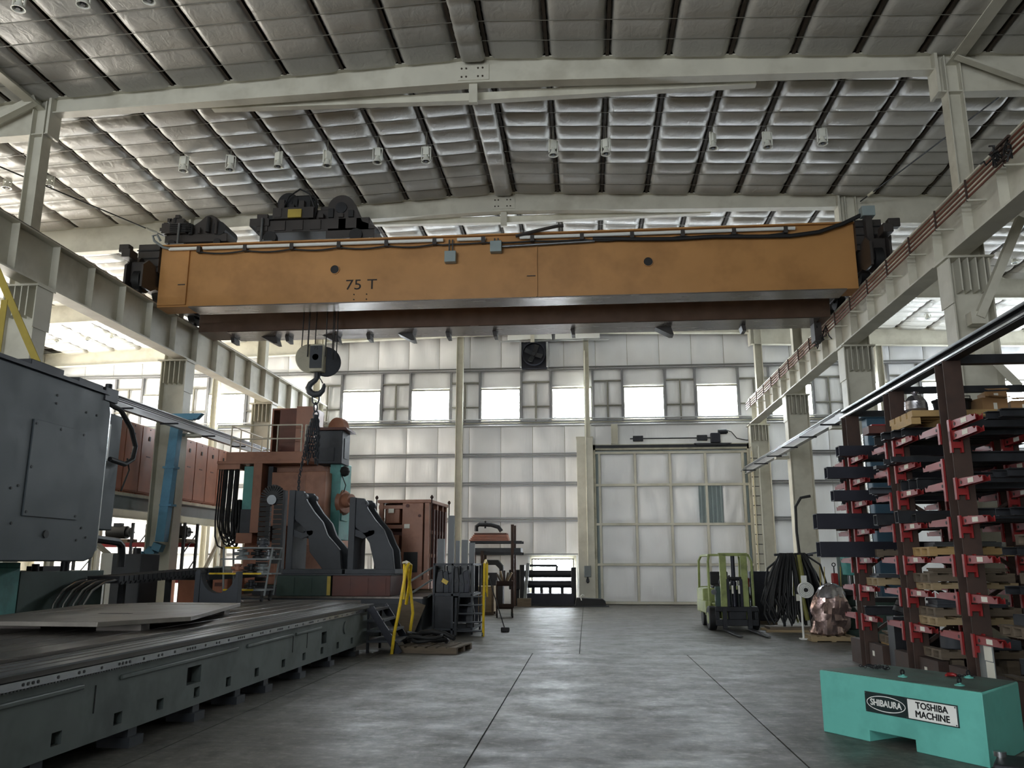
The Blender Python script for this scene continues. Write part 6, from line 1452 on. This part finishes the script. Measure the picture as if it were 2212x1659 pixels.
for x in (-0.58, 0.52): FK(B().cyl((x-0.10, -0.15, 0.31), (x+0.10, -0.15, 0.31), 0.31, n=26), 'front_wheel', 'rubber', bevel=0.03)
for x in (-0.58, 0.52): FK(B().cyl((x-0.105, -0.15, 0.31), (x+0.105, -0.15, 0.31), 0.15, n=20), 'wheel_hub', 'forklift')
for x in (-0.46, 0.42): FK(B().cyl((x-0.09, 1.62, 0.24), (x+0.09, 1.62, 0.24), 0.24, n=22), 'rear_wheel', 'rubber', bevel=0.02)
FK(B().cyl((-0.50, -0.12, 0.98), (-0.50, -0.20, 0.98), 0.07), 'headlight', 'steel')
FK(B().tube([(0.3, -0.3, 1.2), (0.42, -0.25, 0.9), (0.36, -0.2, 0.6)], 0.02, 6), 'hydraulic_hose', 'rubber')

# ---------------------------------------------------------------- things beyond the racks
hr = thing('hose_rack', 'tall stand draped with black hoses and a yellow-green strap', 'hose rack', (5.42, 22.95, 0))
B().box(-0.75, 0.75, -0.35, 0.35, 0.06, 0.12).mk('skid_deck', 'oldwood', hr); B().box(-0.85, 0.8, -0.42, -0.30, 0, 0.06).mk('skid_board', 'wood', hr); B().box(-0.85, 0.8, 0.30, 0.42, 0, 0.06).mk('skid_board', 'wood', hr)
for x in (-0.30, 0.40): B().beam((x, 0, 0.12), (x, 0, 1.95), 0.06, 0.06).mk('post', 'darksteel', hr)
B().beam((-0.45, 0, 1.95), (0.55, 0, 1.95), 0.06, 0.06).beam((0.4, 0, 1.96), (0.75, -0.1, 2.03), 0.05, 0.05).mk('top_bar', 'darksteel', hr)
rn = random.Random(12)
for k in range(60):
    x = -0.40 + 0.0145*k; sp = (x-0.03)*1.15 + rn.uniform(-0.18, 0.18); d_ = rn.choice((-1, 1))*rn.uniform(0.06, 0.24)
    zb = rn.uniform(0.16, 0.7)
    pts = [(x*0.75, 0, 1.98), (x*0.85, d_*0.5, 1.88), (x+sp*0.25, d_*0.9, 1.5), (x+sp*0.6, d_*1.1, 1.0), (x+sp*0.75, d_*1.2, zb+0.25), (x+sp*0.65+0.06, d_*1.1, zb), (x+sp*0.45+0.10, d_*0.9, zb+0.2), (x+sp*0.3+0.08, d_*0.8, 0.9)]
    B().tube(pts, rn.uniform(0.026, 0.042), 6).mk('hose', 'hose_yellow' if k in (31, 33, 35) else 'rubber', hr, smooth=60)
B().tube([(-0.3, 0.1, 1.85), (-0.62, 0.1, 1.6), (-0.70, 0.1, 1.2), (-0.6, 0.1, 0.7)], 0.03, 7).mk('hose', 'rubber', hr); B().tube([(0.45, 0.05, 1.9), (0.72, 0.0, 1.7), (0.85, 0, 1.2), (0.85, 0, 0.8)], 0.028, 7).mk('hose', 'rubber', hr)
B().tube([(0.12, -0.28, 1.95), (0.16, -0.3, 1.4), (0.13, -0.32, 0.9), (0.22, -0.32, 0.3)], [0.05, 0.06, 0.05, 0.06], 8).mk('strap', 'hose_yellow', hr)
B().box(-0.04, 0.06, -0.36, -0.35, 0.78, 0.95).mk('paper_tag', 'paper', hr)
t = thing('power_cabinet', 'dark cabinet with red fittings left of the hose stand', 'cabinet', (5.05, 25.6, 0))
B().box(-0.3, 0.35, -0.25, 0.25, 0.1, 1.5).mk('body', 'bluebar', t, bevel=0.02); B().cyl((-0.4, -0.2, 1.05), (-0.4, -0.2, 1.3), 0.09).mk('red_fitting', 'red', t); B().box(-0.6, -0.3, -0.2, 0.2, 0.72, 0.82).mk('side_shelf', 'redbrown', t); B().box(-0.55, -0.48, -0.1, 0.1, 0, 0.72).mk('shelf_leg', 'grey', t); B().box(-0.35, 0.4, -0.3, 0.3, 0, 0.1).mk('skid', 'oldwood', t)
hc = thing('hose_reel', 'pale coiled hose reel on a slim post beside the wrapped machine', 'hose reel', (5.06, 20.55, 0))
for r_ in (0.185, 0.15, 0.115, 0.08): B().ring((0.05, -0.09, 1.12), (0.05, 0.0, 1.12), r_, r_-0.03, 28).mk('coil', 'whiteplastic', hc, bevel=0.008)
B().box(-0.02, 0.10, -0.02, 0.03, 1.25, 1.45).mk('bracket', 'whiteplastic', hc); B().cyl((-0.06, 0, 0.02), (-0.06, 0, 1.15), 0.025).mk('post', 'whiteplastic', hc); B().box(-0.14, 0.02, -0.1, 0.1, 0, 0.03).mk('foot', 'whiteplastic', hc); B().cyl((0.05, -0.1, 1.12), (0.05, 0.02, 1.12), 0.045).mk('hub', 'black', hc)
wp = thing('wrapped_machine', 'machine wrapped in crumpled shiny foil on a small pallet', 'wrapped machine', (5.52, 20.3, 0.13))
rn = random.Random(21); b = B()
prof = [(0.30, 0.0), (0.36, 0.05), (0.37, 0.18), (0.385, 0.32), (0.37, 0.46), (0.38, 0.60), (0.33, 0.74), (0.30, 0.86), (0.24, 0.98), (0.19, 1.06), (0.08, 1.10)]
vs = []
for r_, z_ in prof:
    for i in range(30):
        a = 2*math.pi*i/30; rr_ = r_*(1.1 + 0.13*math.sin(3*a+z_*5) + rn.uniform(-0.14, 0.14)); vs.append((rr_*math.cos(a)+0.10*z_, rr_*0.75*math.sin(a), z_+rn.uniform(-0.03, 0.03)*(z_ > 0.01)))
m_ = len(prof)
b.add(vs, [(i*30+k, i*30+(k+1) % 30, (i+1)*30+(k+1) % 30, (i+1)*30+k) for i in range(m_-1) for k in range(30)] + [tuple(range(30)), tuple((m_-1)*30+k for k in range(30))])
b.mk('wrap', 'foil', wp, smooth=25); b = B()
vs = []
for r_, z_ in ((0.34, 0.84), (0.30, 0.95), (0.24, 1.06), (0.13, 1.13), (0.02, 1.15)):
    for i in range(24):
        a = 2*math.pi*i/24; rr_ = r_*(1.06+rn.uniform(-0.07, 0.07)); vs.append((rr_*math.cos(a)+0.10*z_, rr_*0.75*math.sin(a), z_+rn.uniform(-0.015, 0.015)))
b.add(vs, [(i*24+k, i*24+(k+1) % 24, (i+1)*24+(k+1) % 24, (i+1)*24+k) for i in range(4) for k in range(24)]); b.mk('silver_cap', 'foil_silver', wp, smooth=25)
pallet((5.52, 20.3, 0), 'wood', 'small pallet under the foil-wrapped machine', L=0.95, W=0.7)
dp = thing('drill_press', 'dark green machine tool behind the racks with dark table', 'machine', (6.35, 21.4, 0))
B().box(-0.45, 0.45, -0.4, 0.5, 0, 0.18).prism([(-0.4, 0.18), (0.4, 0.18), (0.1, 0.7), (-0.2, 0.7)], 'y', -0.1, 0.4).mk('base', 'darkgreen', dp, bevel=0.02); B().box(-0.14, 0.16, 0.0, 0.3, 0.7, 1.95).mk('column', 'darkgreen', dp, bevel=0.03)
B().box(-0.55, 0.45, -0.45, 0.0, 0.98, 1.10).mk('table', 'black', dp, bevel=0.01); B().prism([(-0.10, 1.45), (0.14, 1.45), (0.10, 2.0), (-0.14, 2.0)], 'y', -0.35, 0.05).mk('head', 'teal', dp, bevel=0.02); B().cyl((0, -0.2, 1.15), (0, -0.2, 1.45), 0.05).mk('spindle', 'steel', dp)
for k in range(3): B().cyl((0.2+0.08*k, -0.42, 0.75-0.2*k), (0.2+0.08*k, -0.48, 0.75-0.2*k), 0.04).mk('knob', 'steel', dp)
t = thing('chain_hoist', 'red hoist body standing on the dark machine table', 'hoist', (5.95, 21.05, 1.102))
B().box(-0.07, 0.07, -0.06, 0.06, 0.0, 0.40).mk('body', 'red', t, bevel=0.02); B().cyl((0,0,0.40),(0,0,0.56),0.014).ring((0,-0.01,0.60),(0,0.01,0.60),0.05,0.03,14).mk('hook', 'darksteel', t)
for x in (-0.32, -0.22, 0.16): B().cyl((x, 0.1, 0), (x+0.02, 0.1, 0.55), 0.010, n=6).mk('cage_wire', 'oldyellow', t)
B().box(-0.33, 0.18, -0.05, 0.12, -0.0, 0.015).mk('tray', 'oldyellow', t)
t = thing('floor_cabinet', 'black cabinet base behind the far rack foot', 'cabinet', (6.55, 19.6, 0)); B().box(-0.4, 0.4, -0.3, 0.3, 0, 1.0).mk('body', 'black', t, bevel=0.02); B().box(-0.35, 0.35, -0.32, -0.30, 0.1, 0.9).mk('door', 'darkgreen', t)
t = thing('bent_pipe', 'thin dark pipe bending down behind the racks', 'pipe', (5.9, 24.2, 0))
B().tube([(0.45, 0, 3.6), (0.18, 0, 3.55), (0.02, 0, 3.3), (0.0, 0, 2.6), (0.08, 0, 1.2), (0.08, 0, 0)], 0.04, 8).mk('pipe', 'black', t, smooth=60); B().box(-0.05, 0.2, -0.1, 0.1, 0, 0.03).mk('foot', 'darksteel', t)
t = thing('blue_column_case', 'blue painted casing on the right column behind the racks', 'column casing', (7.25, 21.3, 0))
B().box(-0.2, 0.25, -0.2, 0.2, 0, 5.3).mk('casing', 'blueduct', t, bevel=0.02); B().box(-0.35, 0.6, -0.25, 0.25, 5.3, 5.45).mk('bracket', 'blueduct', t); B().cyl((-0.3, -0.1, 0), (-0.3, -0.1, 4.9), 0.035).mk('pipe', 'brightsteel', t)
